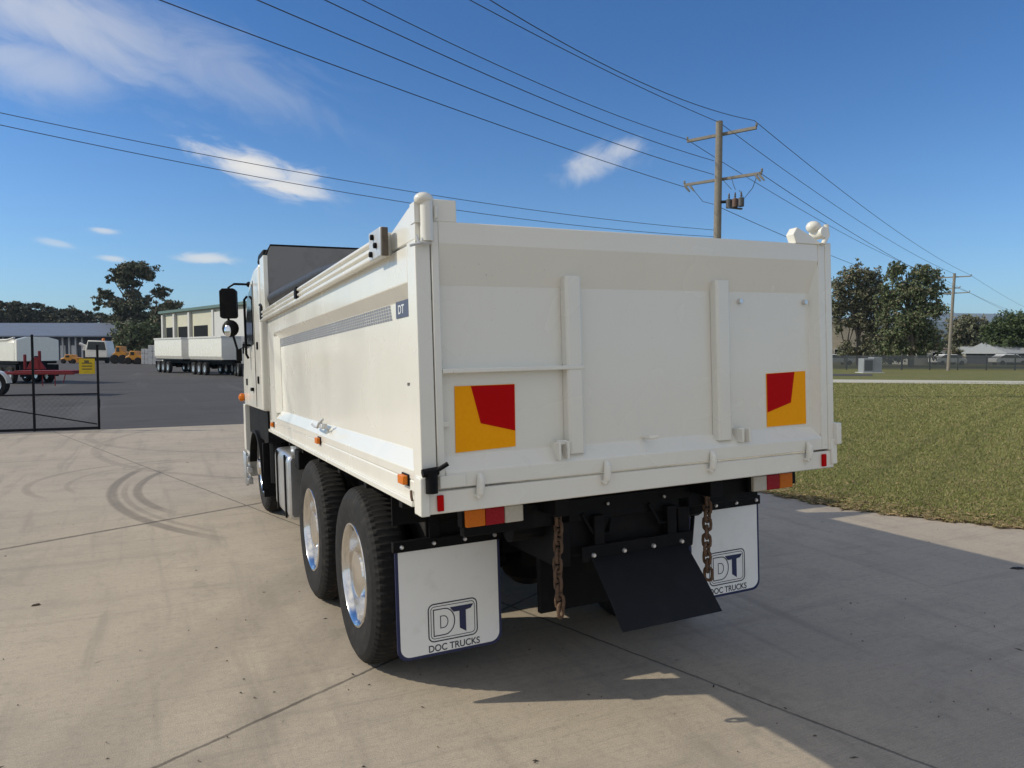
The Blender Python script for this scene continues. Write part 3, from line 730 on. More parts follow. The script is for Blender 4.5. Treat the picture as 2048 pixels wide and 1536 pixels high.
# --- chassis and underbody
mb = B('black')
for x0 in (.80, 1.56): mb.box(x0, x0+.08, .30, 6.9, .80, 1.08)
for x0 in (.70, 1.64): mb.box(x0, x0+.08, .12, 4.8, 1.10, 1.238)
for y in (.32, 1.0, 2.2, 3.4, 4.3, 5.2): mb.box(.88, 1.56, y, y+.09, .84, 1.04)
for y in (.5, 1.2, 1.9, 2.6, 3.3, 4.0): mb.box(.06, TW-.06, y, y+.06, 1.15, 1.238)
mb.box(.30, TW-.28, .30, .36, 1.02, 1.14)
mb.tube([(.62, .50, .99), (1.85, .50, .99)], .075, 14)
mb.box(.98, 1.56, .36, .42, .86, 1.04)
mb.build('chassis', truck, bevel=.006)
mb = B('black')
for y in (1.54, 2.82):
    mb.tube([(.45, y, .53), (TW-.45, y, .53)], .075, 12); mb.sphere((1.22, y, .55), .23, 14, (.9, 1, 1))
    mb.box(.62, .72, y-.5, y+.5, .72, .80); mb.box(TW-.72, TW-.62, y-.5, y+.5, .72, .80)
mb.tube([(1.22, 1.9, .6), (1.22, 5.0, .78)], .05, 10)
mb.tube([(.4, 6.2, .45), (TW-.4, 6.2, .45)], .06, 10)
mb.xf(INV); mb.build('axle', truck)
B('black').tube([(1.21, 4.4, 1.1), (1.21, 2.9, .86)], .11, 14).build('hoist', truck)
B('black').box(.9, 1.55, 1.2, 1.6, .66, .84).build('suspension_box', truck, bevel=.01)
for x, z in ((1.10, 1.10), (1.46, 1.10)): B('bolt').sphere((x, .285, z), .010, 8).build('bolt', truck)
B('bolt').lathe([(.014, -.01), (.022, -.01), (.022, .01)], 'y', (1.50, .30, .98), 10).build('tow_eye', truck)
# --- tail lights
def light(x0, names, z0, z1):
    mb = B('black'); mb.box(x0-.012, x0+.31, .262, .32, z0-.006, z1+.006); o = mb.build('tail_light', truck, bevel=.003)
    for i, (nm, n2) in enumerate(names):
        B(nm).box(x0+i*.10, x0+i*.10+.099, .235, .262, z0, z1).build(n2, o, bevel=.006)
A, R_, C_ = ('lens_amber', 'amber_lens'), ('lens_red', 'red_lens'), ('lens_clear', 'clear_lens')
light(.287, (A, R_, C_), 1.078, 1.16); light(2.05, (C_, R_, A), 1.072, 1.158)
B('black').box(2.345, 2.375, .24, .32, 1.09, 1.17).build('light_bracket', truck, bevel=.004)
# --- mudflaps
def flap(x0, x1, Y, z0, z1):
    mb = B('black'); mb.box(x0-.01, x1+.005, Y-.015, Y+.025, z1-.005, z1+.052); mb.box(x0+.2, x0+.26, Y, Y+.04, z1+.05, 1.18); mb.box(x1-.2, x1-.14, Y, Y+.04, z1+.05, 1.18)
    hang = mb.build('flap_hanger', truck, bevel=.003)
    for k in range(4):
        x = x0+.035+k*(x1-x0-.07)/3
        B('bolt').lathe([(0, -.016), (.008, -.016), (.012, -.008), (.012, 0)], 'y', (x, Y-.014, z1+.024), 8).build('bolt', hang)
    def rr(i):
        r = .06-i*.4; xs0, xs1, zs0 = x0+i, x1-i, z0+i; out = [(xs0, z1-.002), ]
        for cx, a0 in ((xs0+r, 180), (xs1-r, 270)):
            for k in range(7):
                a = rad(a0+15*k); out.append((cx+r*math.cos(a), zs0+r+r*math.sin(a)))
        out.append((xs1, z1-.002)); return out
    mb = B('navy'); mb.prism(rr(0), 'y', Y, Y+.010); fl = mb.build('mudflap', truck)
    mb = B('flap'); mb.prism(rr(.017), 'y', Y-.0035, Y-.0002); mb.build('flap_face', fl)
    # DT badge
    cx = (x0+x1)/2+.012; bw, bh = .292, .212; bx, bz = cx-bw/2, z0+.075
    def frame(mb, x, z, w, h, r, t):
        def ring(o):
            pts = []
            for px, pz, a0 in ((x+w-r, z+h-r, 0), (x+r, z+h-r, 90), (x+r, z+r, 180), (x+w-r, z+r, 270)):
                for k in range(6):
                    a = rad(a0+18*k); pts.append((px+(r-o)*math.cos(a), Y-.0045, pz+(r-o)*math.sin(a)))
            return pts
        A_, B_ = ring(0), ring(t); n = len(A_)
        mb.add(A_+B_, [(i, (i+1) % n, (i+1) % n+n, i+n) for i in range(n)])
    mb = B('ink'); frame(mb, bx, bz, bw, bh, .035, .007)
    frame(mb, bx+.016, bz+.016, bw-.032, bh-.032, .022, .004)
    # outlined D
    def dshape(o):
        x, z, w, h = bx+.030+o, bz+.030+o, .128-2*o, bh-.062-2*o
        pts = [(x, z), (x+w-h*.5*.8, z)]
        for k in range(11):
            a = rad(-90+18*k); pts.append((x+w-h*.4+h*.4*math.cos(a), z+h/2+h/2*math.sin(a)))
        pts += [(x, z+h)]; return pts
    def outline(o, t):
        P, Q = dshape(o), dshape(o+t); n = len(P)
        mb.add([(p[0], Y-.0047, p[1]) for p in P+Q], [(i, (i+1) % n, (i+1) % n+n, i+n) for i in range(n)])
    outline(0, .006); outline(.040, .005)
    mb.use('navy'); tx = bx+.128; tz = bz+.178
    mb.prism([(tx, tz), (tx+.022, tz-.028), (tx+.056, tz-.028), (tx+.056, bz+.055), (tx+.094, bz+.030), (tx+.094, tz-.028), (tx+.124, tz-.022), (tx+.140, tz)], 'y', Y-.0055, Y-.0048)
    mb.use('ink'); text_into(mb, 'DOC TRUCKS', .052, (bx-.002, Y-.0042, z0+.012+.012), (1, 0, 0), (0, 0, 1), .0005, .0008, .93)
    mb.build('flap_logo', fl, smooth=False)
flap(.113, .726, .85, .256, .855); flap(1.935, 2.502, .68, .330, .893)
mb = B('black'); mb.box(.113, .62, .872, .885, .992, 1.236); mb.box(.30, .62, .872, .885, .90, .990); mb.build('sun_block_plate', truck)  # added to block sun above the flap; the slot lets a patch through
B('black').box(.86, 1.74, .62, .66, .46, 1.04).build('dark_underbody_panel', truck, bevel=.006)  # added black panel standing in for the darkness under the body
for x0 in (.66, 1.70):
    mb = B('black')
    for k in range(5): mb.box(x0, x0+.075, 1.55-.10*(6-k), 2.8+.10*(6-k), .70+k*.022, .718+k*.022)
    mb.build('leaf_spring', truck)
for x, z, y0 in ((.95, 1.06, .30), (1.36, 1.07, .29), (1.50, .93, .32)):
    B('black').tube([(x, y0, z), (x+.05, y0-.02, z-.10), (x+.16, y0, z-.12), (x+.22, y0+.05, z+.02)], .011, 7).build('air_hose', truck)
# --- centre flap
mb = B('black'); mb.box(.92, 1.62, .255, .275, .82, .90); mb.box(1.0, 1.06, .26, .30, .88, 1.05); mb.box(1.46, 1.52, .26, .30, .88, 1.05)
ch = mb.build('flap_hanger', truck, bevel=.003)
for k in range(4):
    B('bolt').lathe([(0, -.016), (.009, -.016), (.013, -.008), (.013, 0)], 'y', (.985+k*.186, .256, .852), 8).build('bolt', ch)
mb = B('black_rubber'); vs = []
for i in range(9):
    f = i/8; y = .25-.31*f-.004*math.sin(f*math.pi); z = .835-.275*f+.004*math.sin(f*math.pi)
    for x in (.972, 1.57): vs += [(x-.026*f, y, z), (x-.026*f, y+.012, z+.006)]
fs = []
for i in range(8):
    o = i*4; fs += [(o, o+2, o+6, o+4), (o+1, o+5, o+7, o+3), (o, o+4, o+5, o+1), (o+2, o+3, o+7, o+6)]
fs += [(0, 1, 3, 2), (32, 34, 35, 33)]
mb.add(vs, fs).build('centre_flap', truck)
# --- chains
def link(mb, c, r, L, w, turn):
    n, k = 14, 6; vs = []; fs = []
    for i in range(n):
        a = 2*math.pi*i/n; ca, sa = math.cos(a), math.sin(a)
        p = Vector((w*ca, 0, (L-w)*(1 if sa > 0 else -1)*min(1, abs(sa)*3)+w*sa)); nrm = Vector((ca, 0, sa))
        for j in range(k):
            b = 2*math.pi*j/k; q = p+nrm*(r*math.cos(b))+Vector((0, r*math.sin(b), 0))
            vs.append(q)
    for i in range(n):
        for j in range(k): fs.append((i*k+j, ((i+1) % n)*k+j, ((i+1) % n)*k+(j+1) % k, i*k+(j+1) % k))
    s = len(mb.v); mb.add(vs, fs); mb.xf(Matrix.Translation(c) @ Matrix.Rotation(turn, 4, 'Z'), s)
def chain(x, ztop, zbot):
    mb = B('rust'); n = int((ztop-zbot)/.047)
    for i in range(n+1):
        link(mb, Vector((x+.006*math.sin(i*.6)+(zbot-ztop)*0, .29, ztop-i*.047)), .0090, .036, .0215, .5+(i % 2)*math.pi/2+.2*math.sin(i*1.3))
    mb.sphere((x, .29, ztop+.03), .022, 8)
    mb.build('safety_chain', truck, ang=70)
chain(.800, 1.15, .545); chain(1.752, 1.15, .60)
# --- wheels
def tyre_mb(x, y, sgn, R=.535, w=.275):
    """dished dual wheel; outer face at x, body towards sgn"""
    n = 222; mb = B('tyre'); c = (x, y, R-.006)
    prof = [(.300, .020), (.318, .006), (.36, -.004), (.42, -.010), (.47, -.004), (.505, .014), (.524, .032), (.531, .052), (.535, .095), (.535, .130), (.531, .173), (.524, .193), (.505, .211), (.47, .229), (.42, .235), (.36, .229), (.318, .219), (.300, .205)]
    mb.lathe(prof, 'x', c, n, sgn=sgn)
    for i, (r, a) in enumerate(prof):
        if 5 <= i <= 12:
            for k in range(n):
                ph = (k+(2 if i > 8 else 0)+i//2) % 3
                dep = {5: .004, 6: .009, 7: .010, 8: .006, 9: .006, 10: .010, 11: .009, 12: .004}[i]
                if ph < 1:
                    an = 2*math.pi*k/n; vx, vy, vz = mb.v[i*n+k]; mb.v[i*n+k] = (vx, vy-dep*math.cos(an), vz-dep*math.sin(an))
    return mb, c
def wheel(x, y, sgn, front=False, R=.54):
    w = B('tyre'); mb, c = tyre_mb(x, y, sgn, R)
    lean = Matrix.Translation((x, y, 0)) @ Matrix.Rotation(-RL*.0+RL*.9, 4, 'Y') @ Matrix.Translation((-x, -y, 0))
    tw = mb.xf(INV @ lean).build('wheel_tyre', None, ang=20)
    hub = B('alloy')
    if front:
        hub.lathe([(.318, .012), (.306, .0), (.290, .012), (.275, .05), (.24, .09), (.20, .06), (.15, .02), (.10, .0), (.09, -.05), (.0, -.06)], 'x', c, 48, sgn=sgn)
    else:
        hub.lathe([(.318, .012), (.314, .002), (.304, .000), (.294, .012), (.285, .05), (.278, .135), (.262, .155), (.19, .160), (.165, .150), (.150, .06), (.140, .025), (.08, .010), (.0, .008)], 'x', c, 56, sgn=sgn)
    hub.use('bolt')
    for k in range(10):
        a = 2*math.pi*k/10; p = Vector(c)+Vector((sgn*(.03 if front else .15), .225*math.cos(a), .225*math.sin(a)))
        hub.lathe([(.0, -.035), (.013, -.03), (.016, 0)], 'x', p, 6, sgn=sgn)
    if not front:
        hub.use('black')
        for k in range(10):
            a = 2*math.pi*(k+.5)/10; p = Vector(c)+Vector((sgn*.1575, .236*math.cos(a), .236*math.sin(a))); hub.lathe([(.022, 0), (.0, .001)], 'x', p, 10, sgn=sgn)
    rm = hub.xf(INV @ lean).build('rim', None, ang=40)
    o = thing_part('wheel', truck)
    tw.parent = o; tw.name = 'tyre'; rm.parent = o
    if not front:
        m2, _ = tyre_mb(x+sgn*.325, y, sgn, R); m2.xf(INV @ lean).build('tyre', o, ang=28)
    return o
def thing_part(name, parent):
    o = bpy.data.objects.new(name, None); COL.objects.link(o); o.parent = parent; o.empty_display_size = .1; return o
for y, x in ((1.54, .035), (2.82, .010)):
    wheel(x, y, 1); wheel(TW-.01, y, -1)
wheel(.055, 6.2, 1, True); wheel(TW-.02, 6.2, -1, True)
# --- tanks on the left chassis side
mb = B('silver'); mb.tube([(.30, 4.98, .72), (.30, 5.5, .72)], .19, 20); mb.build('air_tank', truck, bevel=.02)
mb = B('alu'); mb.prism([(.04, .50), (.07, .45), (.60, .45), (.60, 1.06), (.07, 1.06), (.04, 1.01)], 'y', 4.06, 4.92)
ft = mb.build('fuel_tank', truck, bevel=.03)
for y in (4.18, 4.70):
    B('black').box(.028, .045, y, y+.05, .46, 1.05).build('tank_strap', ft, bevel=.003)
mb = B('alu'); mb.tube([(.2, 4.5, 1.05), (.2, 4.5, 1.10)], .06, 14); mb.build('filler_cap', ft)
B('black').tube([(.16, 5.46, .62), (.16, 5.46, 1.25)], .10, 14).build('air_cleaner', truck)
B('black').box(.1, .6, 3.80, 4.02, .95, 1.12).build('battery_box', truck, bevel=.01)

# ================================================================== YARD
def yard_thing(name, label, cat, u, d, rot=0.0, group=None, z=0.0):
    p = spot(u, d, z); return thing(name, label, cat, p, -YAW+rot, group)   # local x = across the view, y = away

# --- gate
def make_gate():
    a = Vector((-3.72, 17.27, 0)); b = Vector((-2.39, 17.15, 0)); d = (b-a).normalized()
    g_ = thing('yard_gate', 'open black steel yard gate with diagonal brace and a yellow sign', 'gate', b, math.atan2(d.y, d.x))
    B('gate_black').box(-.024, .024, -.024, .024, .03, 2.05).build('gate_post', g_, bevel=.005)
    B('gate_black').box(-1.35, -1.302, -.024, .024, .03, 2.28).build('gate_post', g_, bevel=.005)
    B('gate_black').box(-4.0, -.025, -.022, .022, .04, .10).build('bottom_rail', g_, bevel=.005)
    B('gate_black').box(-4.0, -.025, -.014, .014, .87, .90).build('middle_rail', g_, bevel=.004)
    B('gate_black').tube([(-.04, 0, .16), (-1.33, 0, .44), (-4.0, 0, 1.02)], .014, 8).build('brace', g_)
    B('gate_black').box(-.02, .03, -.05, .05, .55, .75).build('latch', g_, bevel=.004)
    mb = B('sign_yellow'); mb.box(-.38, -.05, -.05, -.042, 1.36, 1.72); mb.use('sign_dark')
    for k in range(3): mb.box(-.32, -.11, -.052, -.051, 1.46+k*.07, 1.485+k*.07)
    mb.box(-.27, -.17, -.0515, -.0505, 1.60, 1.68)
    mb.build('gate_sign', g_, smooth=False)
    # chain mesh on the leaf
    mb = B('gate_black')
    for k in range(22):
        for s in (1, -1):
            x0 = -.04-k*.12; L = 1.3
            x1 = x0-.75
            pts = [(x0, .0, .12), (x1, .0, .87)] if s > 0 else [(x0, .0, .87), (x1, .0, .12)]
            mb.tube(pts, .0011, 3, False)
    mb.build('chain_mesh', g_)
make_gate()

# --- generic tipper trailer (tub on wheels)
def wheel_small(mb, x, y, r=.5, w=.28):
    mb.use('tyre').lathe([(.28, 0), (r-.03, 0), (r, .04), (r, w-.04), (r-.03, w), (.28, w)], 'y', (x, y, r), 18)
    mb.use('alu').lathe([(.28, .02), (.12, .05), (0, .03)], 'y', (x, y, r), 14); mb.lathe([(.28, w-.02), (.12, w-.05), (0, w-.03)], 'y', (x, y, r), 14)
def tub_trailer(name, label, group, p, rot, L=5.2, Wd=2.45, H=1.55, zf=1.25, axles=(.9, 2.1, 3.3), front=True):
    t = thing(name, label, 'trailer', p, rot, group)
    mb = B('white'); mb.prism([(.12, zf), (Wd-.12, zf), (Wd, zf+.25), (Wd, zf+H), (0, zf+H), (0, zf+.25)], 'x', 0, L)
    mb.use('headboard').box(.08, L-.08, .08, Wd-.08, zf+H-.02, zf+H+.002)
    tb = mb.build('tub', t, bevel=.03)
    mb = B('concrete_panel'); mb.box(-.03, L+.03, -.05, .06, zf+H-.09, zf+H+.05); mb.box(-.03, L+.03, Wd-.06, Wd+.05, zf+H-.09, zf+H+.05); mb.box(-.06, .02, -.02, Wd+.02, zf+H-.09, zf+H+.05); mb.box(L-.02, L+.06, -.02, Wd+.02, zf+H-.09, zf+H+.05)
    mb.build('top_rail', tb, bevel=.01)
    mb = B('black'); mb.box(-.1, L+.1, .75, .95, .85, zf-.02); mb.box(-.1, L+.1, Wd-.95, Wd-.75, .85, zf-.02)
    mb.box(.1, L-.1, .1, Wd-.1, zf-.1, zf); mb.box(.3, .5, .1, Wd-.1, .5, 1.0)
    mb.build('chassis', t)
    for x in axles:
        if x > L: continue
        for y in (.0, Wd-.28):
            mb = B('tyre'); wheel_small(mb, x, y); mb.build('wheel', t)
    for y0 in (.1, Wd-.6): B('black').box(-.08, -.05, y0, y0+.5, .4, 1.0).build('mudflap', t)
    return t
# two coupled trailers, nearest end at pixel 442, receding to the left
p0 = spot(443, 55); p1 = spot(309, 66); dv = (p1-p0); Ltot = dv.length; ang = math.atan2(dv.y, dv.x)
dn = dv.normalized()
perp = Vector((-dn.y, dn.x, 0))
away = perp if perp.dot(FWD) > 0 else -perp
def along(s, off=0): return p0+dn*s+away*off
flip = 1 if (perp-away).length < 1e-3 else -1
gap = 1.6; Lt = (Ltot-gap)/2
# local y must run away from the camera: turn round when needed
if flip > 0:
    tub_trailer('tipper_trailer', 'white tipping trailer nearer the camera, right one of the coupled pair in the yard', 'white tipping trailers', p0, ang, Lt, H=1.75, zf=1.22)
    tub_trailer('tipper_trailer', 'white tipping trailer farther back, left one of the coupled pair in the yard', 'white tipping trailers', along(Lt+gap), ang, Lt, H=1.75, zf=1.22)
else:
    tub_trailer('tipper_trailer', 'white tipping trailer nearer the camera, right one of the coupled pair in the yard', 'white tipping trailers', along(Lt), ang+math.pi, Lt, H=1.75, zf=1.22)
    tub_trailer('tipper_trailer', 'white tipping trailer farther back, left one of the coupled pair in the yard', 'white tipping trailers', along(2*Lt+gap), ang+math.pi, Lt, H=1.75, zf=1.22)
# dark prime mover behind the near end of the pair
def prime(name, label, u, d, rot, m, group=None, sc=1.0):
    t = yard_thing(name, label, 'truck', u, d, rot, group)
    mb = B(m); mb.prism([(0, .95), (2.1, .95), (2.15, 1.6), (1.95, 2.75), (1.6, 2.95), (0, 2.95)], 'y', 0, 2.4); cb = mb.build('cab', t, bevel=.06)
    mb = B('glass'); mb.prism([(.9, 1.75), (1.85, 1.75), (1.7, 2.55), (.9, 2.55)], 'y', -.02, .0); mb.prism([(.4, 1.7), (2.0, 1.7), (2.0, 2.6), (.4, 2.6)], 'x', 2.02, 2.12); mb.build('window', cb)
    mb = B('black'); mb.box(-3.2, 2.0, .75, .95, .7, .95); mb.box(-3.2, 2.0, 1.45, 1.65, .7, .95); mb.box(.1, 2.2, .05, 2.35, .45, .95); mb.build('chassis', t)
    for x in (1.35, -1.4, -2.6):
        for y in (-.02, 2.14):
            mb = B('tyre'); wheel_small(mb, x, y); mb.build('wheel', t)
    mb = B('black'); mb.box(2.0, 2.1, -.25, -.1, 1.7, 2.4); mb.build('mirror', cb)
    return t
tp = prime('prime_mover', 'grey and dark prime mover partly hidden behind the tipper truck mirror', 482, 53.5, rad(-60), 'headboard')

# --- white tipper body at the far left and red trailer in front
def left_tipper():
    t = yard_thing('parked_tipper', 'white tipper trailer with sloped top rail parked behind the gate at far left', 'trailer', 118, 44, rad(148))
    # local x runs to the left and away; local y towards the viewer's right
    L, Wd, zf, H = 6.0, 2.3, 1.30, 1.25
    mb = B('white'); mb.prism([(-.1+.1, zf), (Wd, zf), (Wd, zf+H), (Wd*.75, zf+H+.16), (Wd*.25, zf+H+.16), (0, zf+H)], 'x', 0, .3)
    mb.box(.301, L, 0, Wd, zf, zf+H-.12); mb.box(.301, L, .2, Wd-.2, zf+H-.12, zf+H+.0)
    tb = mb.build('tub', t, bevel=.03)
    mb = B('concrete_panel'); mb.tube([(.2, Wd+.02, zf+H+.1), (1.0, Wd+.02, zf+H-.02), (L, Wd+.02, zf+H-.06)], .06, 8); mb.build('top_rail', tb)
    mb = B('black'); mb.box(-.05, L, .7, .9, .8, zf-.01); mb.box(-.05, L, Wd-.9, Wd-.7, .8, zf-.01); mb.box(.1, L, .1, Wd-.1, zf-.14, zf-.005); mb.box(-.12, -.05, .1, .7, .4, 1.1); mb.box(-.12, -.05, Wd-.7, Wd-.1, .4, 1.1); mb.box(.4, 2.6, .1, Wd-.1, .5, 1.1); mb.build('chassis', t)
    for x in (1.0, 2.3, 3.6):
        for y in (0, Wd-.28): mb = B('tyre'); wheel_small(mb, x, y); mb.build('wheel', t)
    mb = B('black'); mb.box(-.02, .0, Wd*.45, Wd*.6, zf+.1, zf+.3); mb.build('latch', tb)
left_tipper()
def red_trailer():
    t = yard_thing('red_trailer', 'low red steel trailer frame with white mudguard and folded legs behind the gate', 'trailer', 0, 31)
    def X(u): return (u-0)/FPX*31
    mb = B('red_steel'); mb.box(X(-60), X(146), 0, .08, .90, 1.0); mb.box(X(-60), X(146), 1.5, 1.58, .90, 1.0)
    for k in range(12): mb.box(X(-40)+k*.34, X(-40)+k*.34+.08, .1, 1.5, .93, 1.0)
    mb.box(X(20), X(135), .2, 1.4, 1.002, 1.06)
    mb.build('frame', t, bevel=.01)
    mb = B('red_steel'); mb.prism([(X(36), 1.12), (X(74), 1.12), (X(58), 1.62), (X(48), 1.62)], 'y', .5, .62); mb.box(X(30), X(34), .5, .6, 1.1, 1.75); mb.box(X(60), X(64), .5, .6, 1.1, 1.9); mb.build('headstock', t, bevel=.01)
    for u in (82, 107, 128):
        B('red_steel').tube([(X(u), .05, .90), (X(u)+(-.1 if u > 110 else 0), .05, .42 if u < 110 else .55)], .02, 6).build('leg', t)
    mb = B('tyre'); wheel_small(mb, X(-6), -.2, .48); mb.build('wheel', t)
    mb = B('white'); vs, fs = arch(-.28, .06, X(-6), .5, .54, 5, 175, .03); mb.add([(y, x, z) for x, y, z in vs], fs); mb.build('mudguard', t)
red_trailer()

# --- shed, machines, blocks, warehouse
def shed():
    D = 150; t = yard_thing('long_shed', 'long low shed with blue grey roof at the back of the yard', 'shed', 60, D)
    def X(u): return (u-60)/FPX*D
    z0 = hgt(672, D); z1 = hgt(642, D)
    mb = B('shed_wall'); mb.box(X(-260), X(244), .6, 24, 0, z0-.05); w_ = mb.build('wall', t)
    mb = B('roof'); x0, x1 = X(-262), X(258)
    mb.add([(x0, -1.0, z0), (x1, -1.0, z0), (x1-3.5, 12, z1), (x0, 12, z1), (x1, 25, z0), (x0, 25, z0), (x0, -1, z0-.25), (x1, -1, z0-.25), (x1, 25, z0-.25), (x0, 25, z0-.25)],
           [(0, 1, 2, 3), (3, 2, 4, 5), (1, 4, 2), (0, 6, 7, 1), (1, 7, 8, 4), (0, 3, 5), (6, 9, 8, 7)])
    mb.build('roof', t, smooth=False)
    for u in (-60, 5, 124, 137, 150, 163): B('block').box(X(u)-.15, X(u)+.15, .2, .58, 0, z0-.3).build('post', t)
    for u0, u1 in ((-40, -8), (20, 50), (170, 200), (206, 236)): B('window_dark').box(X(u0), X(u1), .5, .58, .1, z0-1.0).build('bay_door', t)
    for u0, u1 in ((118, 128), (140, 148)): B('concrete_panel').box(X(u0), X(u1), .45, .58, .3, 3.0).build('panel', t)
shed()
def machine(name, label, u0, u1, d, zt, m, arm=False):
    t = yard_thing(name, label, 'machine', (u0+u1)/2, d)
    w = (u1-u0)/FPX*d; h = zt
    mb = B(m); mb.prism([(-w*.48, h*.32), (w*.48, h*.32), (w*.48, h*.62), (w*.15, h*.72), (w*.1, h*.98), (-w*.2, h), (-w*.28, h*.66), (-w*.48, h*.55)], 'y', .2, 2.0); mb.build('body', t, bevel=.06)
    mb = B('glass'); mb.box(-w*.17, w*.05, .18, 2.02, h*.68, h*.92); mb.build('cab_window', t)
    for x in (-w*.3, w*.28):
        for y in (0, 1.9): mb = B('tyre'); mb.lathe([(0, 0), (h*.22, 0), (h*.26, .05), (h*.26, .3), (0, .3)], 'y', (x, y, h*.26), 16); mb.build('wheel', t)
    mb = B(m); mb.prism([(w*.44, h*.1), (w*.62, h*.08), (w*.62, h*.2), (w*.52, h*.45)], 'y', .1, 2.1); mb.build('bucket', t, bevel=.03)
    mb = B(m); mb.tube([(w*.2, .3, h*.6), (w*.4, .3, h*.55), (w*.54, .3, h*.3)], .1, 8); mb.build('arm', t)
machine('wheel_loader', 'orange yellow wheel loader parked left of the concrete blocks', 222, 250, 108, 2.6, 'mach_yellow')
machine('skid_loader', 'orange yellow loader with bucket beside the block stack', 248, 282, 104, 1.9, 'mach_yellow')
machine('yellow_plant', 'small yellow machine in front of the shed posts', 118, 152, 110, 1.35, 'mach_yellow')
def small_truck():
    t = yard_thing('white_truck', 'white cab truck with dark windows parked in front of the shed', 'truck', 170, 112)
    k = 112/FPX
    mb = B('white'); mb.prism([(0, .9), (44*k, .9), (44*k, 2.05), (40*k, 3.4), (6*k, 3.5), (0, 2.2)], 'y', 0, 2.3); cb = mb.build('cab', t, bevel=.08)
    mb = B('glass'); mb.prism([(4*k, 2.1), (42*k, 2.0), (39*k, 3.25), (7*k, 3.3)], 'y', -.03, .0); mb.build('windscreen', cb)
    mb = B('black'); mb.box(2*k, 42*k, .02, 2.2, .4, .9); mb.build('bumper', t)
    for x in (6*k, 38*k): mb = B('tyre'); mb.lathe([(0, 0), (.5, 0), (.5, .3), (0, .3)], 'x', (x-.15, .8, .5), 14); mb.build('wheel', t)
    mb = B('concrete_panel'); mb.tube([(-14*k, .5, 3.0), (-4*k, .5, 2.7), (-6*k, .5, 2.0)], .25, 6); mb.build('folded_boom', t)
    mb = B('lens_amber'); mb.sphere((33*k, .6, 3.6), .25, 8); mb.build('beacon', cb)
small_truck()
def blocks():
    i = 0
    for u0, u1, d, z in ((282, 296, 104, 2.2), (296, 313, 102, 2.7), (313, 330, 100, 2.4)):
        t = None; w = (u1-u0)/FPX*d; p = spot(u0, d)
        mb = B('block')
        for r in range(3):
            for c in range(2):
                mb.box(c*w/2+.02, (c+1)*w/2-.02, 0, 1.0, r*z/3+.02, (r+1)*z/3-.02)
        o = mb.build('block_stack', bevel=.03); o.location = p; o.rotation_euler = (0, 0, -YAW)
        tag(o, ('lowest stack of pale concrete blocks next to the orange loader', 'tallest stack of pale concrete blocks behind the loader', 'pale concrete block stack nearest the white trailers')[i], 'block stack', 'stacked concrete blocks'); i += 1
blocks()
def warehouse():
    # left corner at pixel 327, right part runs nearer
    a = spot(327, 100); b = spot(560, 74); d = b-a; L = d.length
    t = thing('warehouse', 'cream warehouse with dark high openings and pale columns behind the trailers', 'warehouse', a, math.atan2(d.y, d.x))
    H0 = hgt(628, 100); D = 24
    def X(u):
        lo, hi = 0.0, 1.0
        for _ in range(40):
            m_ = (lo+hi)/2; q = a+d*m_; z = (q-CAM); uu = 1024+FPX*z.dot(RGT)/z.dot(Vector((math.sin(YAW), math.cos(YAW), 0)))
            if uu < u: lo = m_
            else: hi = m_
        return lo*L
    mb = B('cream'); mb.box(0, L, 0, D, 0, H0); w_ = mb.build('wall', t)
    mb = B('roof_light'); mb.prism([(-.3, H0), (D+.3, H0), (D+.3, H0+.2), (D/2, H0+1.2), (-.3, H0+.2)], 'x', -.3, L+.3); mb.build('roof', t)
    B('green_trim').box(-.35, L+.35, -.5, -.31, H0-.05, H0+.28).build('gutter', t)
    for u in (331, 354, 384, 432): B('concrete_panel').box(X(u)-.3, X(u)+.3, -.35, -.002, 0, H0-.25).build('column', t, bevel=.02)
    for u0, u1 in ((335, 352), (359, 379), (390, 417)): B('window_dark').box(X(u0), X(u1), -.06, -.004, 2.0, H0*.72).build('opening', t)
    B('concrete_panel').box(X(434), L*.999, -.25, -.003, 0, H0-.5).build('panel', t)
    B('concrete_panel').box(X(350), X(434), -.12, -.061, 0, 2.0).build('panel', t)
warehouse()

# ================================================================== TREES
def leaves(name, parent, blobs, n, size, m, seed, hollow=.35):
    """leaf clumps: many small two-leaf quads scattered through clustered twigs in each blob"""
    r = np.random.default_rng(seed); V = []
    tot = sum(b[3]*b[4]*b[5] for b in blobs)
    for (x, y, z, rx, ry, rz) in blobs:
        k = max(30, int(n*rx*ry*rz/tot)); nt = max(6, k//22)
        dirs = r.normal(0, 1, (nt, 3)); dirs /= np.linalg.norm(dirs, axis=1)[:, None]
        rr = (hollow+(1-hollow)*r.random(nt)**.7)[:, None]
        tw = dirs*rr*(1+.28*r.normal(0, 1, (nt, 1)).clip(-1, 1.6))
        id_ = r.integers(0, nt, k); p = tw[id_]+r.normal(0, .13, (k, 3))
        p = p*np.array([rx, ry, rz])+np.array([x, y, z])
        d1 = r.normal(0, 1, (k, 3)); d1 /= np.linalg.norm(d1, axis=1)[:, None]
        d2 = np.cross(d1, r.normal(0, 1, (k, 3))); d2 /= np.linalg.norm(d2, axis=1)[:, None]
        s = (size*(.6+.8*r.random(k)))[:, None]
        V.append(np.stack([p-d1*s, p+d2*s*.45, p+d1*s, p-d2*s*.45], 1))
    V = np.concatenate(V).reshape(-1, 3)
    return raw_mesh(name, V, np.arange(len(V)).reshape(-1, 4), M[m], parent)
def trunk(parent, pts_list):
    mb = B('bark')
    for pts, r0, r1 in pts_list:
        k = len(pts); mb.tube(pts, [r0+(r1-r0)*i/(k-1) for i in range(k)], 7)
    return mb.build('trunk', parent, ang=60)
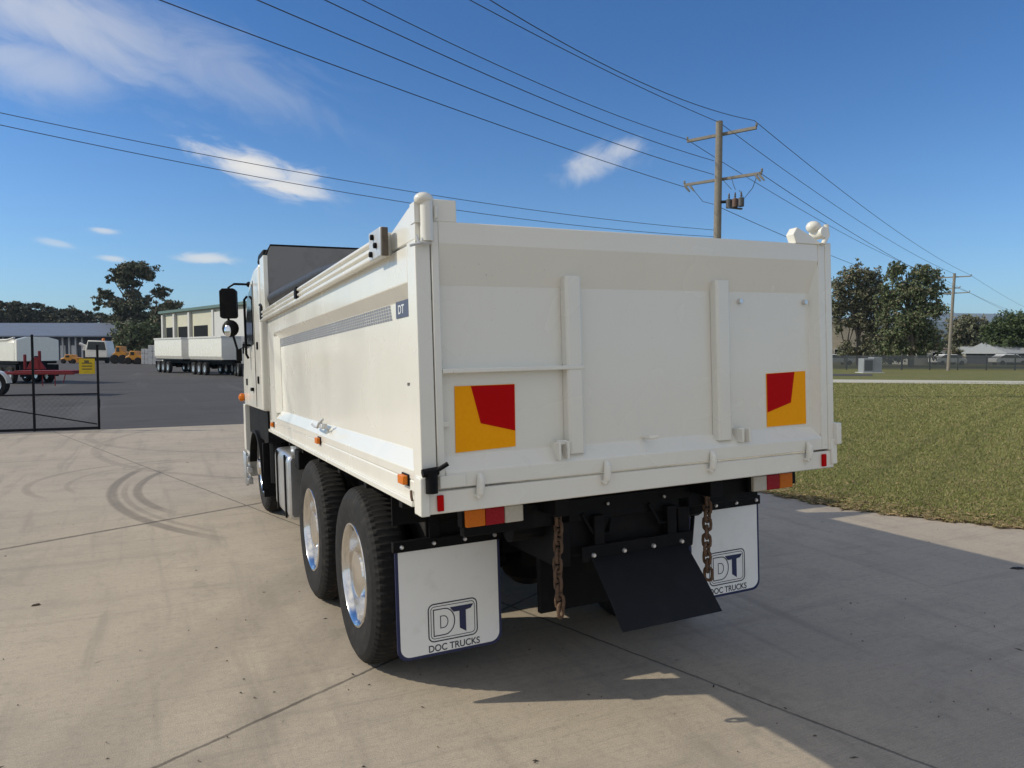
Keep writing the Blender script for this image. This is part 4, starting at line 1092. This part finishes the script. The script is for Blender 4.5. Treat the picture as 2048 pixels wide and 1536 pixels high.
def tree(name, label, u, d, blobs, n, size, m, limbs, seed, group=None, hollow=.35):
    """blobs (u, v, ru, rv) in photo pixels at this tree's distance, turned into metres round its base"""
    t = thing(name, label, 'tree', spot(u, d), -YAW, group); k = d/FPX; r = random.Random(seed)
    bl = []
    for q in blobs:
        bu, bv, ru, rv = q; bl.append(((bu-u)*k, r.uniform(-.5, .5)*ru*k*.8, hgt(bv, d), ru*k, ru*k*.9, rv*k))
    leaves('crown', t, bl, n, size, m, seed, hollow)
    L = []
    for pts, r0, r1 in limbs:
        L.append(([((pu-u)*k, r.uniform(-.3, .3)*(i > 0), max(-.1, hgt(pv, d))) for i, (pu, pv) in enumerate(pts)], r0, r1))
    # twigs reaching into each blob
    top = L[0][0][-1]
    for b in bl:
        base = L[0][0][len(L[0][0])//2]
        L.append(([base, ((base[0]+b[0])/2, b[1]*.4, (base[2]+b[2])/2-.1*k), (b[0], b[1], b[2]+b[5]*.4)], r0 if False else L[0][1]*.35, .03))
    trunk(t, L)
    return t
tree('gum_tree', 'tall gum tree with open rounded crown behind the shed and warehouse', 265, 165,
     [(275, 540, 30, 13), (250, 551, 22, 11), (226, 560, 12, 7), (296, 552, 15, 12), (262, 568, 24, 9), (268, 590, 16, 12), (214, 590, 15, 13), (228, 603, 12, 9), (322, 586, 17, 11), (300, 598, 11, 6), (246, 612, 22, 12), (276, 615, 24, 15), (197, 612, 7, 12), (290, 638, 22, 12), (240, 640, 26, 14), (268, 660, 34, 16)],
     24000, .36, 'leaf_gum', [([(268, 715), (268, 660), (264, 610), (268, 560)], .75, .2), ([(268, 650), (240, 600), (228, 590)], .35, .1), ([(268, 640), (300, 600), (318, 590)], .35, .1), ([(266, 600), (290, 565)], .25, .08)], 11)
tree('small_gum', 'small dark tree rising at the left end of the warehouse roof', 336, 150,
     [(338, 618, 20, 14), (320, 630, 18, 14), (330, 650, 26, 20)], 7000, .40, 'leaf_gum', [([(336, 715), (336, 660), (337, 625)], .4, .1)], 12)
tree('bush_tree', 'dark bushy tree between the shed roof and the warehouse', 288, 145,
     [(270, 672, 34, 24), (300, 668, 26, 26), (250, 690, 26, 18), (290, 695, 36, 16)], 9000, .42, 'leaf_dark', [([(288, 715), (288, 690), (290, 670)], .4, .15)], 13)
def woods():
    r = np.random.default_rng(5); blobs = []
    for u in range(-260, 330, 8):
        d = 210+r.uniform(-12, 12); k = d/FPX; p = spot(u, d)
        top = np.interp(u, [-260, 0, 40, 90, 160, 210, 330], [596, 602, 602, 612, 621, 626, 640])+r.uniform(-5, 5)
        for j in range(3):
            v = top+9+j*15; blobs.append((p.x+r.uniform(-1, 1), p.y+r.uniform(-4, 4), hgt(v, d), 16*k, 16*k, (8, 14, 14)[j]*k))
    o = leaves('distant_woods', None, blobs, 60000, .48, 'leaf_far', 5, 0.0); o['kind'] = 'stuff'
    tag(o, 'low line of dark distant woods behind the shed at the left', 'woods')
woods()
# right-hand trees
tree('thin_tree', 'tall thin tree with brown branches just right of the tailgate', 1705, 92,
     [(1700, 552, 26, 20), (1738, 556, 26, 20), (1680, 575, 22, 24), (1722, 585, 34, 26), (1752, 580, 16, 22), (1690, 615, 30, 26), (1735, 620, 30, 26), (1668, 612, 18, 28), (1705, 645, 34, 14), (1744, 660, 22, 30), (1676, 655, 14, 18), (1735, 690, 22, 20), (1696, 700, 26, 16), (1762, 620, 18, 30), (1758, 570, 14, 24), (1668, 580, 16, 20), (1712, 530, 12, 10)],
     19000, .17, 'leaf_brown', [([(1718, 742), (1718, 680), (1715, 620), (1712, 560)], .30, .08), ([(1718, 690), (1700, 620), (1690, 560)], .18, .05), ([(1718, 670), (1738, 600), (1745, 545)], .18, .05), ([(1716, 650), (1680, 590)], .14, .04), ([(1718, 700), (1755, 640)], .14, .04), ([(1690, 742), (1688, 690), (1672, 620)], .14, .04), ([(1690, 720), (1698, 660), (1700, 610)], .10, .03), ([(1742, 742), (1740, 690), (1748, 600)], .12, .03)], 21, 'tall trees beyond the lawn', .1)
tree('thin_tree', 'tallest spreading tree left of the far power pole', 1822, 86,
     [(1800, 540, 20, 16), (1835, 545, 22, 16), (1778, 536, 9, 16), (1862, 556, 10, 10), (1840, 558, 28, 22), (1780, 548, 14, 24), (1862, 585, 24, 20), (1815, 585, 38, 26), (1785, 605, 26, 26), (1850, 620, 32, 24), (1876, 610, 14, 16), (1815, 640, 40, 26), (1790, 672, 28, 26), (1850, 668, 28, 28), (1768, 640, 16, 28), (1824, 698, 36, 20), (1780, 700, 24, 20), (1866, 690, 20, 20), (1885, 575, 10, 10), (1768, 580, 12, 26)],
     26000, .17, 'leaf_dark', [([(1822, 742), (1822, 690), (1818, 630), (1810, 550)], .36, .08), ([(1822, 700), (1850, 640), (1865, 585)], .2, .05), ([(1820, 690), (1790, 630), (1780, 555)], .2, .05), ([(1820, 650), (1845, 600), (1845, 550)], .16, .04)], 22, 'tall trees beyond the lawn', .1)
tree('shrubby_tree', 'low dark shrubby tree under the tall tree left of the far pole', 1760, 90,
     [(1752, 690, 22, 24), (1770, 705, 28, 18), (1790, 712, 22, 14), (1745, 718, 16, 12)], 6000, .18, 'leaf_brown', [([(1760, 742), (1760, 715), (1765, 700)], .14, .05)], 23, None, .1)
tree('grey_tree', 'dull grey green tree just right of the far power pole', 1945, 118,
     [(1935, 645, 32, 16), (1965, 660, 26, 18), (1915, 665, 24, 22), (1945, 680, 38, 22), (1925, 705, 30, 16)], 11000, .24, 'leaf_brown', [([(1942, 738), (1942, 700), (1945, 660)], .3, .1)], 24, None, .2)
tree('round_tree', 'dense round dark green tree at the right edge of the photo', 2018, 104,
     [(2018, 655, 36, 26), (1992, 672, 24, 20), (2045, 668, 26, 24), (2010, 686, 36, 16), (2060, 690, 30, 18)], 13000, .22, 'leaf_round', [([(2018, 740), (2018, 705), (2018, 660)], .35, .12)], 25, None, .3)
def woods_right():
    r = np.random.default_rng(6); blobs = []
    for u in range(1640, 2240, 22):
        d = 230+r.uniform(-10, 10); k = d/FPX; p = spot(u, d); top = 655+r.uniform(-6, 10)
        for j in range(3): blobs.append((p.x, p.y+r.uniform(-4, 4), hgt(top+10+j*18, d), 20*k, 20*k, 12*k))
    o = leaves('distant_woods', None, blobs, 16000, .55, 'leaf_far', 6, .2); o['kind'] = 'stuff'
    tag(o, 'low hazy line of distant woods behind the houses at the right', 'woods')
woods_right()

# ================================================================== RIGHT BACKGROUND
def house(name, label, u0, u1, d, v_eave, v_ridge, wall, roof, depth=9, windows=3, rot=0.0):
    t = yard_thing(name, label, 'house', u0, d, rot); w = (u1-u0)/FPX*d; ze = hgt(v_eave, d); zr = hgt(v_ridge, d)
    B(wall).box(0, w, 0, depth, 0, ze).build('wall', t)
    mb = B(roof); mb.prism([(-.5, ze), (depth+.5, ze), (depth+.5, ze+.12), (depth/2, max(zr, ze+.3)), (-.5, ze+.12)], 'x', -.4, w+.4); mb.build('roof', t, smooth=False)
    for k in range(windows):
        x = w*(k+.5)/windows; f = B('concrete_panel').box(x-.75, x+.75, -.07, -.002, .95, min(2.2, ze-.3)).build('window', t)
        B('window_dark').box(x-.65, x+.65, -.09, -.071, 1.05, min(2.1, ze-.4)).build('pane', f)
house('cream_house', 'tan brick two storey building behind the thin tree', 1640, 1741, 112, 646, 636, 'wall_tan', 'roof_red', 10, 4)
house('tan_house', 'low cream wall house behind the fence left of the far pole', 1828, 1890, 100, 700, 688, 'wall_pale', 'roof_red', 8, 2)
house('pale_house', 'pale low house with light roof right of the far pole', 1962, 2012, 112, 702, 693, 'wall_pale', 'roof_light', 8, 2)
house('white_house', 'house with bright white roof under the round tree at right edge', 2014, 2110, 100, 708, 684, 'shed_wall', 'roof_light', 9, 3)
def far_fence():
    a = spot(1640, 74); b = spot(2300, 70); d = b-a; L = d.length
    t = thing('steel_fence', 'long grey steel fence of upright bars across the far side of the lawn', 'fence', a, math.atan2(d.y, d.x))
    H = 1.45; mb = B('fence_grey')
    k = 0; x = 0.0
    while x < L: mb.box(x, x+.058, -.01, .01, .08, H); x += .09
    mb.build('pickets', t, smooth=False)
    mb = B('fence_grey'); mb.box(0, L, .011, .05, .25, .31); mb.box(0, L, .011, .05, H-.25, H-.19); mb.build('rails', t, smooth=False)
    for i in range(int(L/2.6)+1): B('fence_grey').box(i*2.6-.05, i*2.6+.05, .052, .15, 0, H+.1).build('fence_post', t)
far_fence()
def car(name, label, u, d, m, rot, group):
    t = yard_thing(name, label, 'car', u, d, rot, group)
    mb = B(m); mb.prism([(-2.2, .35), (2.2, .35), (2.25, .75), (1.3, .95), (.7, 1.42), (-1.1, 1.45), (-1.9, .98), (-2.2, .9)], 'y', 0, 1.75); bd = mb.build('body', t, bevel=.08)
    mb = B('glass'); mb.prism([(1.1, .98), (.62, 1.36), (-1.0, 1.38), (-1.6, 1.0)], 'y', -.02, .0); mb.build('window', t)
    for x in (-1.35, 1.4):
        for y in (-.02, 1.57): mb = B('tyre'); mb.lathe([(0, 0), (.31, 0), (.31, .2), (0, .2)], 'y', (x, y, .31), 14); mb.build('wheel', t)
car('parked_car', 'white car behind the fence just right of the tailgate', 1680, 98, 'car_white', .1, 'cars behind the fence')
car('parked_car', 'white car behind the fence at the foot of the far pole', 1905, 98, 'car_white', .1, 'cars behind the fence')
car('parked_car', 'white car behind the fence near the right edge of the photo', 2026, 98, 'car_white', 0, 'cars behind the fence')
def cabinet():
    t = yard_thing('utility_cabinet', 'pale grey utility cabinet standing on the lawn below the tall tree', 'cabinet', 1728, 63)
    k = 63/FPX
    B('cabinet').box(0, 20*k, 0, 1.0, .05, 1.25).build('cabinet_body', t, bevel=.02)
    B('cabinet').box(21*k, 38*k, .1, 1.1, .05, 1.35).build('cabinet_body', t, bevel=.02)
    B('fence_grey').box(2*k, 18*k, -.02, -.002, .2, 1.1).build('door', t, bevel=.01)
    B('block').box(-.15, 41*k, -.15, 1.25, 0, .06).build('plinth', t, bevel=.01)
cabinet()

# ================================================================== POWER LINE
POLES = {}
def pole(name, label, u_base, d, v_top, lean_u, r, arms, dirv, extra=None):
    base = spot(u_base, d); H = hgt(v_top, d)
    t = thing(name, label, 'power pole', base, 0, 'power poles')
    topx = RGT*(lean_u/FPX*d)
    mb = B('timber'); mb.tube([(0, 0, -.2), tuple(topx*.5+Vector((0, 0, H/2))), tuple(topx+Vector((0, 0, H)))], [r, r*.92, r*.8], 14); mb.build('shaft', t)
    for zc, x0, x1, th, m in arms:
        o = topx*(zc/H)
        a = o+dirv*x0+Vector((0, 0, zc)); b = o+dirv*x1+Vector((0, 0, zc))
        mb = B(m); n = dirv.cross(Vector((0, 0, 1))); vs = []
        for p in (a, b):
            for s in (1, -1):
                for q in (1, -1): vs.append(p+n*(s*th+ (-.16))+Vector((0, 0, q*th)))
        mb.add(vs, [(0, 2, 3, 1), (4, 5, 7, 6), (0, 1, 5, 4), (2, 6, 7, 3), (0, 4, 6, 2), (1, 3, 7, 5)])
        ar = mb.build('crossarm', t)
        for p in (a, b):
            ins = B('porcelain'); ins.lathe([(.03, 0), (.055, .02), (.03, .06), (.05, .08), (.028, .13), (0, .14)], 'z', p-n*.16+Vector((0, 0, th)), 10); ins.build('insulator', ar)
    return t, base, topx, H
LINE = (spot(1902, 70)-spot(1431, 29.7)); LINE.z = 0; LINE.normalize()
CROSS = Vector((LINE.y, -LINE.x, 0))                               # crossarms at right angles to the line
if CROSS.dot(RGT) < 0: CROSS = -CROSS
D1 = 29.7
pt, b1, tx1, H1 = pole('power_pole', 'near timber power pole with transformer rising behind the tailgate', 1430, D1, 250, 3, .17,
    [(hgt(274, D1), -1.45, 1.45, .055, 'timber'), (hgt(362, D1), -1.55, 1.7, .05, 'timber')], CROSS)
def on_pole(v, off=0.0): z = hgt(v, D1); return b1+tx1*(z/H1)+CROSS*off+Vector((0, 0, z))
# transformer hung on the right side of the pole, with bushings and cut-outs
c = on_pole(412, .72)-b1
mb = B('tank_grey'); mb.box(c.x-.34, c.x+.34, c.y-.05, c.y+.05, c.z-.27, c.z-.21)
tr = mb.build('transformer_rack', pt, bevel=.01)
for k in range(3):
    o = c+CROSS*((k-1)*.25)-LINE*.02
    cn = B('copper_rust' if k == 1 else 'tank_grey').lathe([(0, -.21), (.10, -.21), (.115, -.19), (.115, .10), (.10, .13), (0, .14)], 'z', o, 16).build('transformer', tr)
    B('tank_grey').lathe([(.045, 0), (.025, .04), (.045, .08), (.025, .12), (.04, .16), (.018, .24), (0, .25)], 'z', o+Vector((0, 0, .135)), 10).build('bushing', cn)
mb = B('black'); o_ = on_pole(408, .1)-b1; mb.tube([o_, c+Vector((0, 0, .03))], .06, 8); mb.build('bracket', pt)
mb = B('porcelain')
for off in (-1.5, -1.3, 1.45, 1.6):
    q = on_pole(366, off)-b1; mb.tube([q+Vector((0, -.05, .02)), q+Vector((.05, -.15, -.12)), q+Vector((.1, -.25, -.26))], [.04, .05, .03], 8)
mb.build('fuse_cutouts', pt)
mb = B('wire')
q0 = on_pole(364, 1.6)-b1; q1 = c+Vector((.2, 0, .48)); mb.tube([q0, (q0*.5+q1*.5)+Vector((.22, 0, -.2)), q1+Vector((.25, 0, -.3)), q1], .014, 5)
q0 = on_pole(364, .55)-b1; mb.tube([q0, (q0+c)*.5+Vector((0, 0, .2)), c+Vector((0, 0, .48))], .012, 5)
q0 = on_pole(366, .2)-b1; mb.tube([q0, c+Vector((-.2, 0, .48))], .012, 5)
q0 = on_pole(368, -1.2)-b1; q1 = on_pole(412, -.1)-b1; mb.tube([q0, (q0+q1)*.5+Vector((0, 0, -.25)), q1], .012, 5)
mb.build('jumper_wires', pt)
D2 = 70
p2, b2, tx2, H2 = pole('power_pole', 'far timber power pole standing on the lawn in front of the grey tree', 1897, D2, 548, 8, .15,
    [(hgt(555, D2), -1.35, 1.35, .05, 'timber'), (hgt(577, D2), -.5, .5, .04, 'timber'), (hgt(587, D2), -.8, 1.3, .045, 'timber')], CROSS)
def on_pole2(v, off=0.0): z = hgt(v, D2); return b2+tx2*(z/H2)+CROSS*off+Vector((0, 0, z))
def wire(label, pts, r=.016, name='power_line', group='power line conductors'):
    tag(B('wire').tube(pts, r, 5).build(name), label, 'wire', group)
def span_back(A, seen, label, r=.0125, t1=1.55):
    """conductor from attachment A back over the camera's left along the line; 'seen' are photo points it passes"""
    D = -LINE; nrm = Vector((D.y, -D.x, 0)); ts, zs = [0.0], [A.z]
    for u, v in seen:
        ry = FWD*FPX+RGT*(u-1024)-UP*(v-768); k = (A-CAM).dot(nrm)/ry.dot(nrm); P = CAM+ry*k
        ts.append((P-A).dot(D)); zs.append(P.z)
    cf = np.polyfit(ts, zs, min(2, len(ts)-1)); T = max(ts)*t1
    wire(label, [A+D*(T*i/24)+Vector((0, 0, float(np.polyval(cf, T*i/24))-A.z)) for i in range(25)], r)
span_back(on_pole(262, 1.42), [(1230, 140), (980, 0)], 'wire from the right end of the near top crossarm up out of the photo')
span_back(on_pole(252, 0.0), [(1190, 130), (940, 0)], 'wire from the tip of the near pole up out of the photo')
span_back(on_pole(272, -1.42), [(1120, 185), (725, 0)], 'wire from the left end of the near top crossarm up out of the photo')
span_back(on_pole(325, -.2), [(1080, 195), (650, 0)], 'overhead wire reaching the near pole between its two crossarms, upper one')
span_back(on_pole(352, -.2), [(1010, 205), (515, 0)], 'overhead wire reaching the near pole between its two crossarms, lower one')
span_back(on_pole(368, -1.45), [(900, 215), (320, 0)], 'lowest long wire from the left end of the lower crossarm')
def span(A, Bp, sag, label, r=.013):
    wire(label, [A+(Bp-A)*(i/16)-Vector((0, 0, sag*4*(i/16)*(1-i/16))) for i in range(17)], r)
span(on_pole(262, 1.42), on_pole2(553, 1.3), .55, 'wire between the right ends of both poles top crossarms')
span(on_pole(252, 0), on_pole2(549, 0), .55, 'wire between the tips of the near and far poles')
span(on_pole(272, -1.42), on_pole2(553, -1.3), .55, 'wire between the left ends of both poles top crossarms')
span(on_pole(362, 1.66), on_pole2(586, 1.2), .5, 'wire from the right end of the lower crossarm to the far pole')
span(on_pole(420, .15), on_pole2(587, -.6), .4, 'wire from the transformer height on the near pole to the far pole')
for off, v, lb in ((1.3, 553, 'wire leaving the far pole to the right from its top crossarm'), (-1.3, 553, 'wire leaving the far pole to the right from the left end of its top crossarm'), (1.2, 586, 'wire leaving the far pole to the right from its lowest arm')):
    A = on_pole2(v, off); span(A, A+LINE*130+Vector((0, 0, .2)), .9, lb)
# two service lines going off to the left from low on the near pole
def service(A, seen, dleft, label):
    (u1, v1), (u0, v0) = seen
    E = at(u0, v0, dleft); s = 0
    # choose depth along the way so that the line passes the middle photo point
    best = None
    for sg in np.linspace(0, 1.5, 61):
        e = 1e9
        for i in range(1, 40):
            f = i/40; P = A+(E-A)*f-Vector((0, 0, sg*4*f*(1-f))); q = P-CAM; uu = 1024+FPX*q.dot(RGT)/q.dot(FWD); vv = 768-FPX*q.dot(UP)/q.dot(FWD)
            if abs(uu-u1) < 30: e = min(e, abs(vv-v1))
        if best is None or e < best[0]: best = (e, sg)
    sg = best[1]
    wire(label, [A+(E-A)*(i/28)-Vector((0, 0, sg*4*(i/28)*(1-i/28))) for i in range(29)], .0095, 'service_line', 'service lines to the left')
service(on_pole(462, -.1), ((840, 383), (-140, 195)), 17, 'upper of two wires crossing the left sky to the near pole')
service(on_pole(475, -.1), ((810, 403), (-140, 219)), 16, 'lower of two wires crossing the left sky above the tray')

# ================================================================== AIR
def haze():
    mb = MB(); mb.box(-4200, 4200, -4200, 4200, -1.06, 215)
    me = bpy.data.meshes.new('haze'); me.from_pydata(mb.v, [], mb.f); me.update()
    o = bpy.data.objects.new('haze', me); COL.objects.link(o); o['kind'] = 'stuff'
    m = bpy.data.materials.new('air'); m.use_nodes = True; t = NT(m.node_tree); t.n.clear()
    v = t.node('ShaderNodeVolumePrincipled'); v.inputs['Color'].default_value = (.62, .80, 1.0, 1); v.inputs['Density'].default_value = .00011
    out = t.node('ShaderNodeOutputMaterial'); t.l.new(v.outputs[0], out.inputs['Volume'])
    me.materials.append(m)
    tag(o, 'thin blue daytime haze over the whole place', 'haze')
haze()
